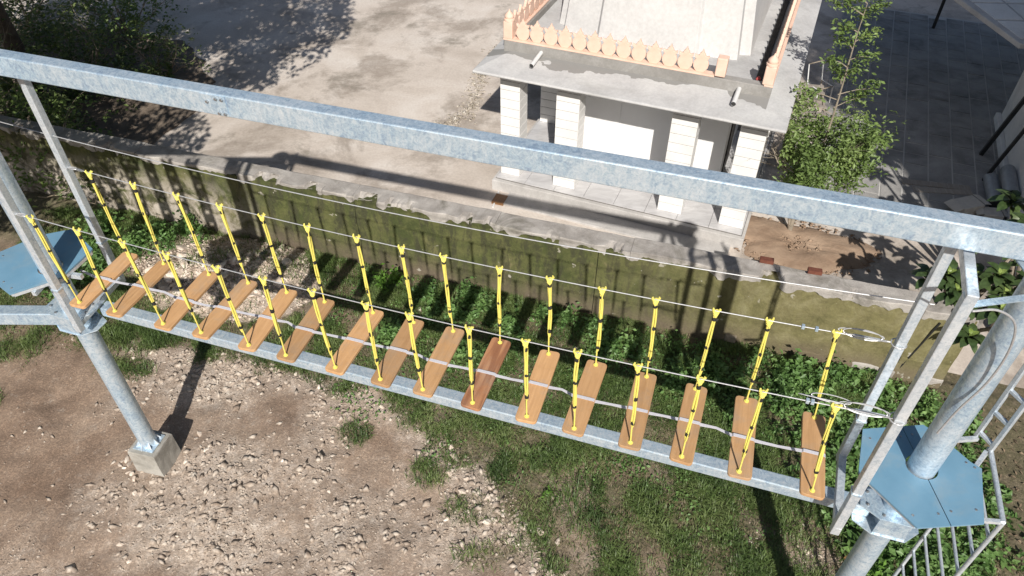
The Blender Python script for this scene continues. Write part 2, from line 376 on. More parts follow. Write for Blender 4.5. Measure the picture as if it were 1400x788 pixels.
def npmesh(name, verts, faces, m, parent=None, org=(0, 0, 0), smooth=False):
    """verts (n,3) array, faces (k,c) array of one size"""
    me = bpy.data.meshes.new(name); verts = np.asarray(verts, np.float32)-np.asarray(org, np.float32); faces = np.asarray(faces, np.int32)
    k, c = faces.shape
    me.vertices.add(len(verts)); me.vertices.foreach_set('co', verts.ravel())
    me.loops.add(k*c); me.loops.foreach_set('vertex_index', faces.ravel())
    me.polygons.add(k); me.polygons.foreach_set('loop_start', np.arange(0, k*c, c, dtype=np.int32))
    me.polygons.foreach_set('loop_total', np.full(k, c, np.int32))
    me.update(calc_edges=True); me.validate()
    for q in (m if isinstance(m, list) else [m]): me.materials.append(M[q])
    if smooth: me.polygons.foreach_set('use_smooth', [True]*k)
    return link(name, me, parent, org)
def tag(o, label=None, cat=None, group=None, kind=None):
    if label: o['label'] = label
    if cat: o['category'] = cat
    if group: o['group'] = group
    if kind: o['kind'] = kind
    return o
def thing(name, loc, label, cat, group=None, rz=0):
    o = bpy.data.objects.new(name, None); COL.objects.link(o); o.location = loc; o.rotation_euler = (0, 0, rz)
    o.empty_display_size = .2
    return tag(o, label, cat, group)
def fbm(x, y, sc, seed=0., oct=4):
    out = np.zeros(len(x))
    for i, (a, c) in enumerate(zip(x, y)): out[i] = mnoise.fractal(Vector((a*sc+seed, c*sc-seed, seed*.37)), 1., 2., oct)
    return out

# ================================================================== SETTING
# dirt / turf boundary along the near side of the bridge, world metres
EDGE = [(-30, 10.4), (-9.8, 10.0), (-7.8, 9.75), (-6.5, 9.3), (-4.9, 9.0), (-2.95, 8.42), (-1.73, 7.85), (-1.2, 7.2), (-.72, 6.65), (0, 5.98), (.38, 5.55), (.72, 4.85), (1.3, 3), (2, -20)]
def inpoly(px, py, poly):
    px = np.asarray(px); py = np.asarray(py); c = np.zeros(px.shape, bool); n = len(poly); j = n-1
    for i in range(n):
        (xi, yi), (xj, yj) = poly[i], poly[j]
        c ^= ((yi > py) != (yj > py)) & (px < (xj-xi)*(py-yi)/(yj-yi+1e-12)+xi); j = i
    return c
DIRT = EDGE+[(-30, -20)]
RUBBLE = [(-8.2, 11.9), (-7.1, 12.7), (-4.4, 12.0), (-3.75, 10.7), (-4.3, 10.0), (-5.2, 9.8), (-6.8, 10.1)]
def dist_edge(px, py):
    px = np.asarray(px, float); py = np.asarray(py, float); best = np.full(px.shape, 1e9)
    for (ax, ay), (bx, by) in zip(EDGE[:-1], EDGE[1:]):
        dx, dy = bx-ax, by-ay; t = np.clip(((px-ax)*dx+(py-ay)*dy)/(dx*dx+dy*dy), 0, 1)
        best = np.minimum(best, np.hypot(px-ax-t*dx, py-ay-t*dy))
    return np.where(inpoly(px, py, DIRT), -best, best)      # positive = turf side
PATCH = [(-9.3, 9.3, .9, .7), (-7.5, 9.45, .8, .4), (-.55, 5.95, .4, .3), (-1.3, 6.55, .35, .25), (-6.9, 8.7, .5, .3), (-9.2, 7.9, .5, .3), (-2.6, 7.3, .3, .25), (-.2, 5.2, .5, .3)]
BROWN = [(1.85, 6.6, .75, .35), (2.1, 5.1, .35, .5), (.75, 6.2, .5, .7), (4.2, 5.3, .8, .6), (1.0, 5.3, .4, .7)]
def cover(px, py):
    px = np.asarray(px, float); py = np.asarray(py, float)
    nse = fbm(px, py, 1.3, 3.1, 4)*.55
    g = np.clip((dist_edge(px, py)+nse*.8)/.35+.5, 0, 1)
    for x, y, rx, ry in PATCH: g = np.maximum(g, np.clip(1.15-np.hypot((px-x)/rx, (py-y)/ry)+nse*.8, 0, 1)*.8)
    for x, y, rx, ry in BROWN: g *= 1-np.clip(1.15-np.hypot((px-x)/rx, (py-y)/ry)+nse, 0, 1)*.7
    rb = inpoly(px, py, RUBBLE); g = np.where(rb, g*.12, g)
    gap = np.clip(np.abs(py-(9.05-.3197*px*.9))/.45, 0, 1)           # trodden strip under the bridge at its left half
    g = np.where(px < -2.6, g*(.25+.75*gap), g)
    return g
def ground_z(px, py):
    px = np.asarray(px, float); py = np.asarray(py, float)
    z = fbm(px, py, .55, 8.2, 3)*.05+fbm(px, py, 2.6, 1.7, 4)*.035
    rub = np.clip(1.1-np.hypot((px+6.0)/2.2, (py-11.2)/1.25), 0, 1)*.32
    ruts = np.where(px < -4, np.sin((px*.86+py*.5)*5.5)*.012, 0)
    hump = np.exp(-(((px+4.9)/1.4)**2+((py-6.3)/1.1)**2))*.05
    return z+rub+ruts+hump-.03
gx = np.concatenate([[-60, -40, -25, -18, -14], np.arange(-12, 9.01, .085), [10, 12, 16, 25, 40, 60]])
gy = np.concatenate([[-40, -25, -12, -4, 0, 2.5], np.arange(3.6, 14.0, .085), [15, 17, 20, 30, 60]])
GX, GY = np.meshgrid(gx, gy); fx, fy = GX.ravel(), GY.ravel()
ins = (fx > -12.5) & (fx < 9.5) & (fy > 3) & (fy < 14.2)
gz = np.full(len(fx), -.05); gz[ins] = ground_z(fx[ins], fy[ins])
fz = np.exp(-np.maximum(0, np.maximum.reduce([-12-fx, fx-9, 3.6-fy, fy-14]))*2.); gz = np.where(ins, gz*1, gz)
gz = np.where(fy > 14.1, -.25, gz)
wall_t = fx*BN[0]+fy*BN[1]
gz = np.where(wall_t > 10.3, np.minimum(gz, -.06), gz)
nx, ny = len(gx), len(gy); ii = np.arange(nx*ny).reshape(ny, nx)
F = np.stack([ii[:-1, :-1], ii[:-1, 1:], ii[1:, 1:], ii[1:, :-1]], -1).reshape(-1, 4)
g = npmesh('ground', np.stack([fx, fy, gz], 1), F, 'ground', smooth=True); tag(g, 'bare stony soil and turf below the rope bridge', 'ground', kind='structure')
cv = np.zeros((len(fx), 4), np.float32); cv[:, 3] = 1
cv[ins, 0] = cover(fx[ins], fy[ins])
gr = np.clip(fbm(fx[ins], fy[ins], .7, 5.5, 4)*1.5+.5, 0, 1); de = dist_edge(fx[ins], fy[ins])
gr = np.clip(gr*.55+sum(wt*np.exp(-(((fx[ins]-bx)/rx)**2+((fy[ins]-by)/ry)**2)) for bx, by, rx, ry, wt in ((-4.7, 6.4, 1.3, 1.0, .6), (-2.6, 5.3, 2.2, .7, .6), (-5.2, 8.4, .9, .8, .4), (-.6, 6.4, .6, 1.0, .5))), 0, 1); gr = np.maximum(gr, np.clip(1-np.abs(de+.25)/.45, 0, 1)*.9); gr = np.where(inpoly(fx[ins], fy[ins], RUBBLE), .9, gr)
gr *= np.where(fx[ins] < -6.2, np.clip((fx[ins]+8.2)/2., .05, 1), 1)
cv[ins, 1] = gr
cv[ins, 2] = np.clip((fx[ins]-5.2)/1.2, 0, 1)*.12
ca = g.data.color_attributes.new('cover', 'FLOAT_COLOR', 'POINT'); ca.data.foreach_set('color', cv.ravel())

# courtyard behind the wall: subdivided slab, gently uneven
bx_ = np.arange(-36, 22.01, .3); by_ = np.arange(10.55, 60, .3)
A, B = np.meshgrid(bx_, by_); A, B = A.ravel(), B.ravel()
X = A*BD[0]+B*BN[0]; Y = A*BD[1]+B*BN[1]; Z = .0+fbm(X, Y, .4, 2.2, 3)*.018+fbm(X, Y, 2.2, 4.2, 2)*.006
ii = np.arange(len(A)).reshape(len(by_), len(bx_)); F = np.stack([ii[:-1, :-1], ii[:-1, 1:], ii[1:, 1:], ii[1:, :-1]], -1).reshape(-1, 4)
cy = npmesh('courtyard', np.stack([X, Y, Z], 1), F, 'courtyard', smooth=True); tag(cy, 'dusty stained concrete courtyard behind the mossy wall', 'courtyard', kind='structure')

# paved part of the courtyard right of the temple
simple('mortar', (.40, .39, .37), (.52, .5, .475), 3, .9, .3, 0, 6, True)
pv = MB().cub(E, .9, 9.5, 15.3, 27.5, -.05, .03).build('paved_yard', 'mortar')
tag(pv, 'grey stone paving in shade beside the temple', 'paving', kind='structure')
a = .9; k = 0
while a < 9.2:
    wd = random.uniform(.46, .56); b_ = 15.3+random.uniform(-.6, 0)
    while b_ < 27.2:
        ln = random.choice([.5, .8, 1.0, 1.15])*random.uniform(.93, 1.07)
        b1 = min(b_+ln, 27.4); b0 = max(b_, 15.32)
        if b1-b0 > .15 and k < 290:
            h = random.uniform(0, .012); gp_ = .016
            s_ = MB().cub(E, a+gp_, a+wd-gp_, b0+gp_, b1-gp_, .03, .036+h).build('paving_slab', 'paver_stone', pv, bevel=.006); k += 1
        b_ += ln
    a += wd

# brown soil bed at the foot of the small tree
poly = []
for i in range(110):
    an = 2*math.pi*i/110; rr = 1+.13*math.sin(3*an+1)+.06*math.sin(7*an)+.10*mnoise.fractal(Vector((math.cos(an)*3, math.sin(an)*3, 1)), 1, 2, 5)
    poly.append((6.1+1.38*rr*math.cos(an), 12.1-.3197*1.38*rr*math.cos(an)*.6+.82*rr*math.sin(an)))
mb = MB(); n = len(poly)
rings = [(1.03, .005), (.97, .022), (.9, .045), (.8, .07), (.66, .085), (.5, .10), (.36, .085), (.22, .06), (.1, .055)]
vs_ = []
for sc_, z in rings:
    for x, y in poly: qx, qy = 6.1+(x-6.1)*sc_, 12.1+(y-12.1)*sc_; vs_.append((qx, qy, z+(mnoise.fractal(Vector((qx*3, qy*3, 4)), 1, 2, 4)*.03*min(1, (1.03-sc_)*5) if sc_ < .99 else 0)))
fs_ = [(i*n+k, i*n+(k+1) % n, (i+1)*n+(k+1) % n, (i+1)*n+k) for i in range(len(rings)-1) for k in range(n)]+[tuple(range((len(rings)-1)*n, len(rings)*n))]
sb = mb.add(vs_, fs_).build('soil_bed', 'soil_brown', smooth=True); tag(sb, 'heap of brown soil around the small tree trunk', 'soil', kind='structure')

th_poly = []
for i in range(90):
    an = 2*math.pi*i/90; rr = 1+.18*mnoise.fractal(Vector((math.cos(an)*2, math.sin(an)*2, 5)), 1, 2, 5)
    th_poly.append((-13.6+5.2*rr*math.cos(an), 18.0+5.0*rr*math.sin(an)))
th_poly = [(x, y) if x*BN[0]+y*BN[1] > 10.62 else (x, (10.62-x*BN[0])/BN[1]) for x, y in th_poly]
tag(MB().prism(th_poly, .0, .032).build('planting_soil', 'litter_soil'), 'dark leaf-littered soil under the thicket', 'soil', kind='structure')
# ------------------------------------------------------------------ boundary wall
WT0, WT1, WZ = 10.12, 10.50, 1.60
wall = thing('boundary_wall', S(-4, 10.3, 0), 'long low boundary wall green with moss between turf and courtyard', 'wall')
worg = wall.location
def wall_panel(s0, s1):
    ss = np.arange(s0, s1+.001, (s1-s0)/max(2, int((s1-s0)/.09))); zz = np.linspace(-.3, WZ, 24)
    vs_, fs_ = [], []
    prof = [(0, z) for z in zz]+[(1, WZ), (2, WZ), (2, -.3)]
    for s in ss:
        for kk, z in prof:
            t = WT0 if kk == 0 else (WT0+.2 if kk == 1 else WT1)
            if kk == 0:
                nn = mnoise.fractal(Vector((s*1.6, z*1.6, 3)), 1, 2, 5); t += nn*.034
                t -= .05*max(0, (.5-z)) * (1+mnoise.noise(Vector((s*2, z*3, 9))))    # rough footing swells out low down
            vs_.append(S(s, t, z))
    m_ = len(prof); n_ = len(ss)
    for i in range(n_-1):
        for j in range(m_-1): fs_.append((i*m_+j, (i+1)*m_+j, (i+1)*m_+j+1, i*m_+j+1))
    fs_ += [tuple(range(m_)), tuple(range((n_-1)*m_, n_*m_))[::-1]]
    MB().add(vs_, fs_).build('wall_panel', 'mossy_wall', wall, worg, smooth=True)
for s0, s1 in ((-19, -6.45), (-6.435, -1.62), (-1.605, 4.55)): wall_panel(s0, s1)
# broken coping: cast lengths with uneven lips
s = -19.
random.seed(3)
while s < 4.5:
    L = random.uniform(1.3, 3.2); s1 = min(s+L, 4.62)
    vs_, fs_ = [], []; n_ = max(6, int((s1-s)/.045)); base = random.uniform(-.012, .012)
    for i in range(n_+1):
        q = s+.003+(s1-s-.006)*i/n_
        nn = mnoise.fractal(Vector((q*1.9, 1.5, 2)), 1, 2, 5); n2 = mnoise.fractal(Vector((q*3.2, 8.5, 2)), 1, 2, 6); n3 = mnoise.fractal(Vector((q*2.6, 4.5, 7)), 1, 2, 5)
        chip = max(0, n3-.28)*.35
        tf = WT0-.028+nn*.035+chip*.4; zb = WZ-.05-max(-.3, n2)*.16; zt = WZ+.075+base+nn*.012
        ring = [(tf+.02, zb), (tf, zb+.012), (tf+.002, zt-.02-chip), (tf+.014+chip, zt-chip*.3), (WT0+.17, zt+.006+n3*.010), (WT1-.02, zt+.010+n2*.010), (WT1+.03, zt-.025), (WT1+.03, zb)]
        vs_ += [S(q, t, z) for t, z in ring]
    m_ = 8
    for i in range(n_):
        for j in range(m_): fs_.append((i*m_+j, i*m_+(j+1) % m_, (i+1)*m_+(j+1) % m_, (i+1)*m_+j))
    fs_ += [tuple(range(m_))[::-1], tuple(range(n_*m_, (n_+1)*m_))]
    MB().add(vs_, fs_).build('coping_stone', 'coping_concrete', wall, worg)
    s = s1
# exposed stone courses low on the right part
random.seed(5)
for row, (z0, z1) in enumerate(((.02, .2), (.21, .38), (.39, .55))):
    s = -.4+row*.17
    while s < 4.3:
        L = random.uniform(.22, .5)
        if random.random() < (.5, .32, .16)[row]:
            dpt = random.uniform(-.01, .035)
            c = S(s+L/2, WT0+.02-dpt/2, (z0+z1)/2)
            o = MB().box(c, np.array([*BD, 0])*(L/2-.008), np.array([*BN, 0])*(dpt/2+.04), (0, 0, (z1-z0)/2-.006)).build('stone_block', random.choice(['stone_rough', 'mossy_wall', 'stone_rough', 'coping_concrete']), wall, worg, bevel=.02)
            for vtx in o.data.vertices: vtx.co += Vector((random.uniform(-.012, .012), random.uniform(-.012, .012), random.uniform(-.012, .012)))
        s += L
# a drain stain crack: dark conduit down the wall near its end
MB().tube([S(4.05+.25*k/6*-1, WT0-.012, WZ-.15-1.3*k/6) for k in range(7)], .018, 6).build('drain_pipe', 'black_metal', wall, worg)

# ================================================================== ROPE COURSE STEEL
LP = (-5.60, 6.75); RP = (3.82, 3.92)
PZ = 6.98
def pole(name, x, y, z0, label):
    t = thing(name, (x, y, z0), label, 'pole', 'galvanised poles of the rope course')
    o = (x, y, z0)
    MB().tube([(x, y, z0), (x, y, PZ)], .125, 28).build('shaft', 'galvanised', t, o, smooth=True)
    # bolted clamp at the lower beam: two octagon plates and cheeks
    def fp(u, v, z): return (x+u*BD[0]+v*BN[0], y+u*BD[1]+v*BN[1], z)
    for z in (3.14, 3.42):
        MB().prism([fp(u, v, 0)[:2] for u, v in ((-.34, -.10), (-.16, -.21), (.16, -.21), (.30, -.06), (.30, .12), (.12, .2), (-.16, .2), (-.34, .10))], z-.007, z+.007).build('clamp_plate', 'galvanised', t, o, bevel=.003)
    for v, w0, w1 in ((-.19, -.15, .15), (.18, -.15, .12)):
        MB().box(fp((w0+w1)/2, v, 3.28), np.array([*BD, 0])*(w1-w0)/2, np.array([*BN, 0])*.006, (0, 0, .132)).build('cheek_plate', 'galvanised', t, o)
    for u, v in ((-.27, -.08), (-.27, .07), (-.12, -.16), (.13, -.16), (.24, -.04), (.22, .1), (-.12, .15)):
        MB().lathe(fp(u, v, 3.427), [(.017, 0), (.017, .014), (.008, .015), (.008, .026)], 6).build('bolt', 'bolt_steel', t, o)
    for z in (6.56, 6.88):
        MB().prism([(x+.24*math.cos(a_), y+.24*math.sin(a_)) for a_ in [R(22.5+45*k) for k in range(8)]], z-.008, z+.008).build('head_plate', 'galvanised', t, o, bevel=.003)
    for k in range(4):
        an = R(45+90*k); c = V((x+.18*math.cos(an), y+.18*math.sin(an), 6.72))
        MB().box(c, (.055*math.cos(an), .055*math.sin(an), 0), (-.006*math.sin(an), .006*math.cos(an), 0), (0, 0, .15)).build('head_gusset', 'galvanised', t, o)
    return t
lp = pole('support_pole', *LP, .5, 'thick round galvanised pole standing on the concrete footing block')
o = tuple(lp.location)
# welded foot: base plate and bright fins
RZB = R(-14)
def rot(x, y, a_): return (x*math.cos(a_)-y*math.sin(a_), x*math.sin(a_)+y*math.cos(a_))
MB().prism([(LP[0]+rot(.17*i, .17*j, RZB)[0], LP[1]+rot(.17*i, .17*j, RZB)[1]) for i, j in ((-1, -1), (1, -1), (1, 1), (-1, 1))], .502, .522).build('base_plate', 'galvanised', lp, o, bevel=.004)
for k in range(8):
    an = R(45*k-14); ca, sa = math.cos(an), math.sin(an); px_, py_ = LP
    MB().add([(px_+ca*.12-sa*.006, py_+sa*.12+ca*.006, .522), (px_+ca*.185-sa*.006, py_+sa*.185+ca*.006, .522), (px_+ca*.12-sa*.006, py_+sa*.12+ca*.006, .64),
              (px_+ca*.12+sa*.006, py_+sa*.12-ca*.006, .522), (px_+ca*.185+sa*.006, py_+sa*.185-ca*.006, .522), (px_+ca*.12+sa*.006, py_+sa*.12-ca*.006, .64)],
             [(0, 1, 2), (3, 5, 4), (0, 2, 5, 3), (1, 4, 5, 2), (0, 3, 4, 1)]).build('fin', 'galvanised_dull', lp, o)
rp = pole('support_pole', *RP, .35, 'thick round galvanised pole rising through the blue platform beside the ladder')
# footing blocks
for (x, y), lab, top in ((LP, 'square concrete footing block on stony soil under the galvanised pole', .5), (RP, 'concrete footing block under the pole of the ladder platform', .35)):
    mb = MB(); c_ = [rot(.235*i, .235*j, RZB) for i, j in ((-1, -1), (1, -1), (1, 1), (-1, 1))]
    vs_, fs_ = [], []
    lev = [(-.15, 1.03), (.12, 1.015), (.3, 1.0), (top-.02, .99), (top, .955)]
    for z, sc_ in lev:
        for i in range(4):
            (x0, y0), (x1, y1) = c_[i], c_[(i+1) % 4]
            for q in range(6): vs_.append((x+(x0+(x1-x0)*q/6)*sc_+random.uniform(-.004, .004), y+(y0+(y1-y0)*q/6)*sc_+random.uniform(-.004, .004), z))
    for l in range(len(lev)-1):
        for q in range(24): fs_.append((l*24+q, l*24+(q+1) % 24, (l+1)*24+(q+1) % 24, (l+1)*24+q))
    fs_.append(tuple(range(24*(len(lev)-1), 24*len(lev))))
    tag(mb.add(vs_, fs_).build('footing_block', 'footing_concrete', None, (x, y, 0)), lab, 'footing', 'concrete footings')
# beams
def beam(name, p, q, wd, ht, label, grp, splice=None):
    p, q = V(p), V(q); t = thing(name, p, label, 'beam', grp); o = tuple(p)
    MB().bar(p, q, wd, ht).build('tube', 'galvanised', t, o, bevel=.012)
    if splice is not None:
        dd = (q-p).normalized(); sd = dd.cross(V((0, 0, 1)))
        for f_ in splice:
            c = p+(q-p)*f_
            MB().box(c+sd*(wd/2+.004), dd*.13, sd*.004, V((0, 0, ht/2-.012))).build('splice_plate', 'galvanised', t, o, bevel=.003)
            for i, j in ((.1, .07), (.1, -.07), (.04, .07), (.04, -.07), (-.06, .03)):
                b_ = c+sd*(wd/2+.008)+dd*i+V((0, 0, j))
                MB().tube([b_, b_+sd*.02], .014, 6).build('bolt', 'bolt_steel', t, o)
    return t
TB = beam('top_beam', S(-7.25, 4.95, 6.715), S(2.36, 4.92, 6.715), .145, .22, 'long galvanised box beam spanning overhead above the plank bridge', 'box beams of the rope course', (.302,))
LBm = beam('lower_beam', S(-7.15, 4.94, 3.27), S(2.26, 4.94, 3.225), .15, .15, 'galvanised box beam running beneath the hanging wooden planks', 'box beams of the rope course')
x, y = LP
beam('top_beam', (x-.15, y, 6.715), (x-6.5, y+.05, 6.715), .145, .22, 'galvanised top beam of the neighbouring span beyond the footing-block pole', 'box beams of the rope course')
beam('lower_beam', (x-.14, y+.02, 3.25), (x-6.5, y+.07, 3.25), .17, .2, 'galvanised lower beam running away from the pole, no planks above it', 'box beams of the rope course')
# hanging portal frames at both ends of the bridge
def portal(sn, sf, label, knee):
    t = thing('portal_frame', S(sn, 4.95, 3.38), label, 'frame', 'square-tube portal frames at the bridge ends'); o = tuple(t.location)
    T = .085; zt = 6.488
    MB().bar(S(sn, 4.50, 3.30), S(sn, 4.50, zt), T, T, (*BD, 0)).build('upright', 'galvanised_dull', t, o, bevel=.008)
    MB().bar(S(sf, 5.40, 3.30), S(sf, 5.40, zt), T, T, (*BD, 0)).build('upright', 'galvanised_dull', t, o, bevel=.008)
    MB().bar(S(sn, 4.455, zt+.0), S(sf, 5.445, zt), T-.004, T-.004).build('head_bar', 'galvanised_dull', t, o, bevel=.008)
    MB().bar(S(sn, 4.455, 3.388), S(sf, 5.445, 3.388), T-.006, T-.006).build('foot_bar', 'galvanised_dull', t, o, bevel=.008)
    for (ss_, tt_) in ((sn, 4.5), (sf, 5.4)):
        MB().bar(S(ss_, tt_, 4.0), S(ss_, tt_, 4.02), T+.016, T+.016, (*BD, 0)).build('weld_seam', 'galvanised', t, o)
    return t
portal(-7.13, -7.24, 'square-tube portal frame hung from the top beam by the footing-block pole', 1)
pr = portal(1.89, 1.95, 'square-tube portal frame hung from the top beam by the ladder platform', 1)
o = tuple(pr.location)
MB().bar(S(1.93, 4.52, 6.40), S(2.40, 4.80, 6.36), .06, .008).build('stay_plate', 'galvanised', pr, o)
# platforms: two half boards round the pole
def platform(poly, c, cut, label):
    t = thing('platform', (c[0], c[1], 4.08), label, 'platform', 'blue platforms round the poles'); o = tuple(t.location)
    # clip the polygon into two along the cut line, leave a gap and a round notch for the pole
    nrm = V((math.cos(cut), math.sin(cut), 0)); ln = V((-nrm.y, nrm.x, 0)); C = V((c[0], c[1], 0))
    for sg in (1, -1):
        pts = [V((p[0], p[1], 0)) for p in poly]; out = []
        for i in range(len(pts)):
            p, q = pts[i], pts[(i+1) % len(pts)]; dp, dq = (p-C).dot(nrm)*sg-.004, (q-C).dot(nrm)*sg-.004
            if dp >= 0: out.append(p)
            if dp*dq < 0: out.append(p+(q-p)*(dp/(dp-dq)))
        # insert notch between the two points on the cut
        on = [i for i, p in enumerate(out) if abs((p-C).dot(nrm)*sg-.004) < 1e-5]
        i0, i1 = on
        if i1 != i0+1: out = out[i1:]+out[:i1]; i0, i1 = 0, 1
        a0, a1 = out[i0], out[i1]; dirn = (a1-a0).normalized(); arc = []
        s0 = (a0-C).dot(dirn)
        for k in range(13):
            an = math.pi*k/12; arc.append(C+nrm*sg*.004-dirn*.14*math.cos(an)+nrm*sg*.14*math.sin(an))
        # keep orientation: arc runs from a0 side to a1 side
        out = out[:i0+1]+arc+out[i0+1:]
        P2 = [(p.x, p.y) for p in out]
        half = MB().prism(P2, 4.08, 4.10).build('half_board', 'blue_board', t, o)
        cen = sum((p for p in out if p not in arc), V((0, 0, 0)))/max(1, len(out)-len(arc))
        for p in [q for q in out if q not in arc]:
            for f_ in (.78,):
                q = cen+(p-cen)*f_
                MB().lathe((q.x, q.y, 4.0995), [(.012, 0), (.012, .004), (.004, .005)], 8).build('screw', 'bolt_steel', half, o)
    # edge trim and joists under the boards
    for i in range(len(poly)):
        p, q = poly[i], poly[(i+1) % len(poly)]; ci = V((c[0], c[1], 0))
        p3 = ci+(V((*p, 0))-ci)*.93; q3 = ci+(V((*q, 0))-ci)*.93
        if (q3-p3).length < .05: continue
        MB().bar((p3.x, p3.y, 4.055), (q3.x, q3.y, 4.055), .04, .04).build('edge_angle', 'galvanised_dull', t, o)
    for an in (cut+R(45), cut-R(45)):
        v_ = V((math.cos(an), math.sin(an), 0))*.38
        MB().bar((c[0]-v_.x, c[1]-v_.y, 4.0), (c[0]+v_.x, c[1]+v_.y, 4.0), .05, .06).build('joist', 'galvanised_dull', t, o)
    return t
RPOLY = [(3.42, 4.35), (4.03, 4.40), (4.12, 4.30), (4.30, 3.97), (4.37, 3.90), (4.13, 3.34), (3.53, 3.30), (3.21, 3.86)]
LPOLY = [(-6.37, 7.02), (-6.02, 7.36), (-5.65, 7.49), (-5.23, 7.09), (-5.38, 6.57), (-5.86, 6.27), (-6.05, 6.41)]
platform(RPOLY, RP, R(1), 'light blue board platform round the pole beside the ladder')
platform(LPOLY, LP, R(35), 'light blue board platform above the footing pole, portal frame beside it')
# ------------------------------------------------------------------ ladder on the right platform
ld = thing('ladder', (4.35, 3.39, .05), 'galvanised tube ladder climbing up past the blue platform', 'ladder'); o = tuple(ld.location)
A_, B_ = V((4.35, 3.39, 0)), V((4.60, 4.17, 0))
def lz(p, z): return (p.x, p.y, z)
for p in (A_, B_): MB().tube([lz(p, .0), lz(p, 4.03)], .021, 12).build('rail', 'galvanised_dull', ld, o, smooth=True)
for k in range(12):
    z = 3.74-.34*k
    MB().tube([lz(A_, z), lz(B_, z)], .017, 10).build('rung', 'galvanised_dull', ld, o, smooth=True)
C_, D_ = V((4.54, 4.32, 0)), V((4.60, 4.15, 0))
MB().tube([lz(A_, 4.03), lz(D_, 4.03)], .024, 12).build('hand_rail', 'galvanised_dull', ld, o, smooth=True)
for p in (C_, D_): MB().bar(lz(p, 4.03), lz(p, 6.2), .04, .04, (1, .3, 0)).build('guard_post', 'galvanised_dull', ld, o, bevel=.005)
for k in range(7):
    z = 4.10+.32*k; MB().bar(lz(C_, z), lz(D_, z), .035, .035).build('guard_rung', 'galvanised_dull', ld, o, bevel=.004)
MB().bar((4.28, 4.26, 4.04), (4.53, 4.28, 4.04), .04, .04).build('bracket', 'galvanised_dull', ld, o)
MB().bar((4.35, 3.95, 4.05), (4.53, 4.12, 4.05), .035, .035).build('bracket', 'galvanised_dull', ld, o)
MB().bar((4.14, 3.42, 4.02), (4.35, 3.40, 4.02), .035, .035).build('bracket', 'galvanised_dull', ld, o)

# ================================================================== PLANKS, ROPES, CABLES
PS = [-6.895, -6.36, -5.691, -5.154, -4.576, -4.079, -3.451, -2.921, -2.424, -1.872, -1.285, -.769, -.206, .322, .865, 1.541]   # rope feet along the bridge
TS = [-6.917, -6.322, -5.746, -5.199, -4.628, -4.077, -3.512, -2.95, -2.477, -1.867, -1.323, -.798, -.257, .306, .821, 1.408]   # rope heads on the cables
def cable_z(s, sag=.135, za=5.14):
    u = (s+7.15)/9.0; return za-.04*u-4*sag*u*(1-u)
random.seed(21)
ANG = math.atan2(-.3045, .9525)
DRY = ['first plank beside the footing-block portal', 'second plank from the footing-block portal', 'third plank from the footing-block portal', 'fourth plank from the footing-block portal', 'fifth plank from the footing-block portal', 'sixth plank from the footing-block portal', 'seventh plank from the footing-block portal', 'eighth plank from the footing-block portal', 'plank on the footing-block side of the dark-streaked one', '', 'plank on the ladder side of the dark-streaked one', 'fifth plank from the ladder platform', 'fourth plank from the ladder platform', 'third plank from the ladder platform', 'second plank from the ladder platform', 'last plank beside the ladder platform']
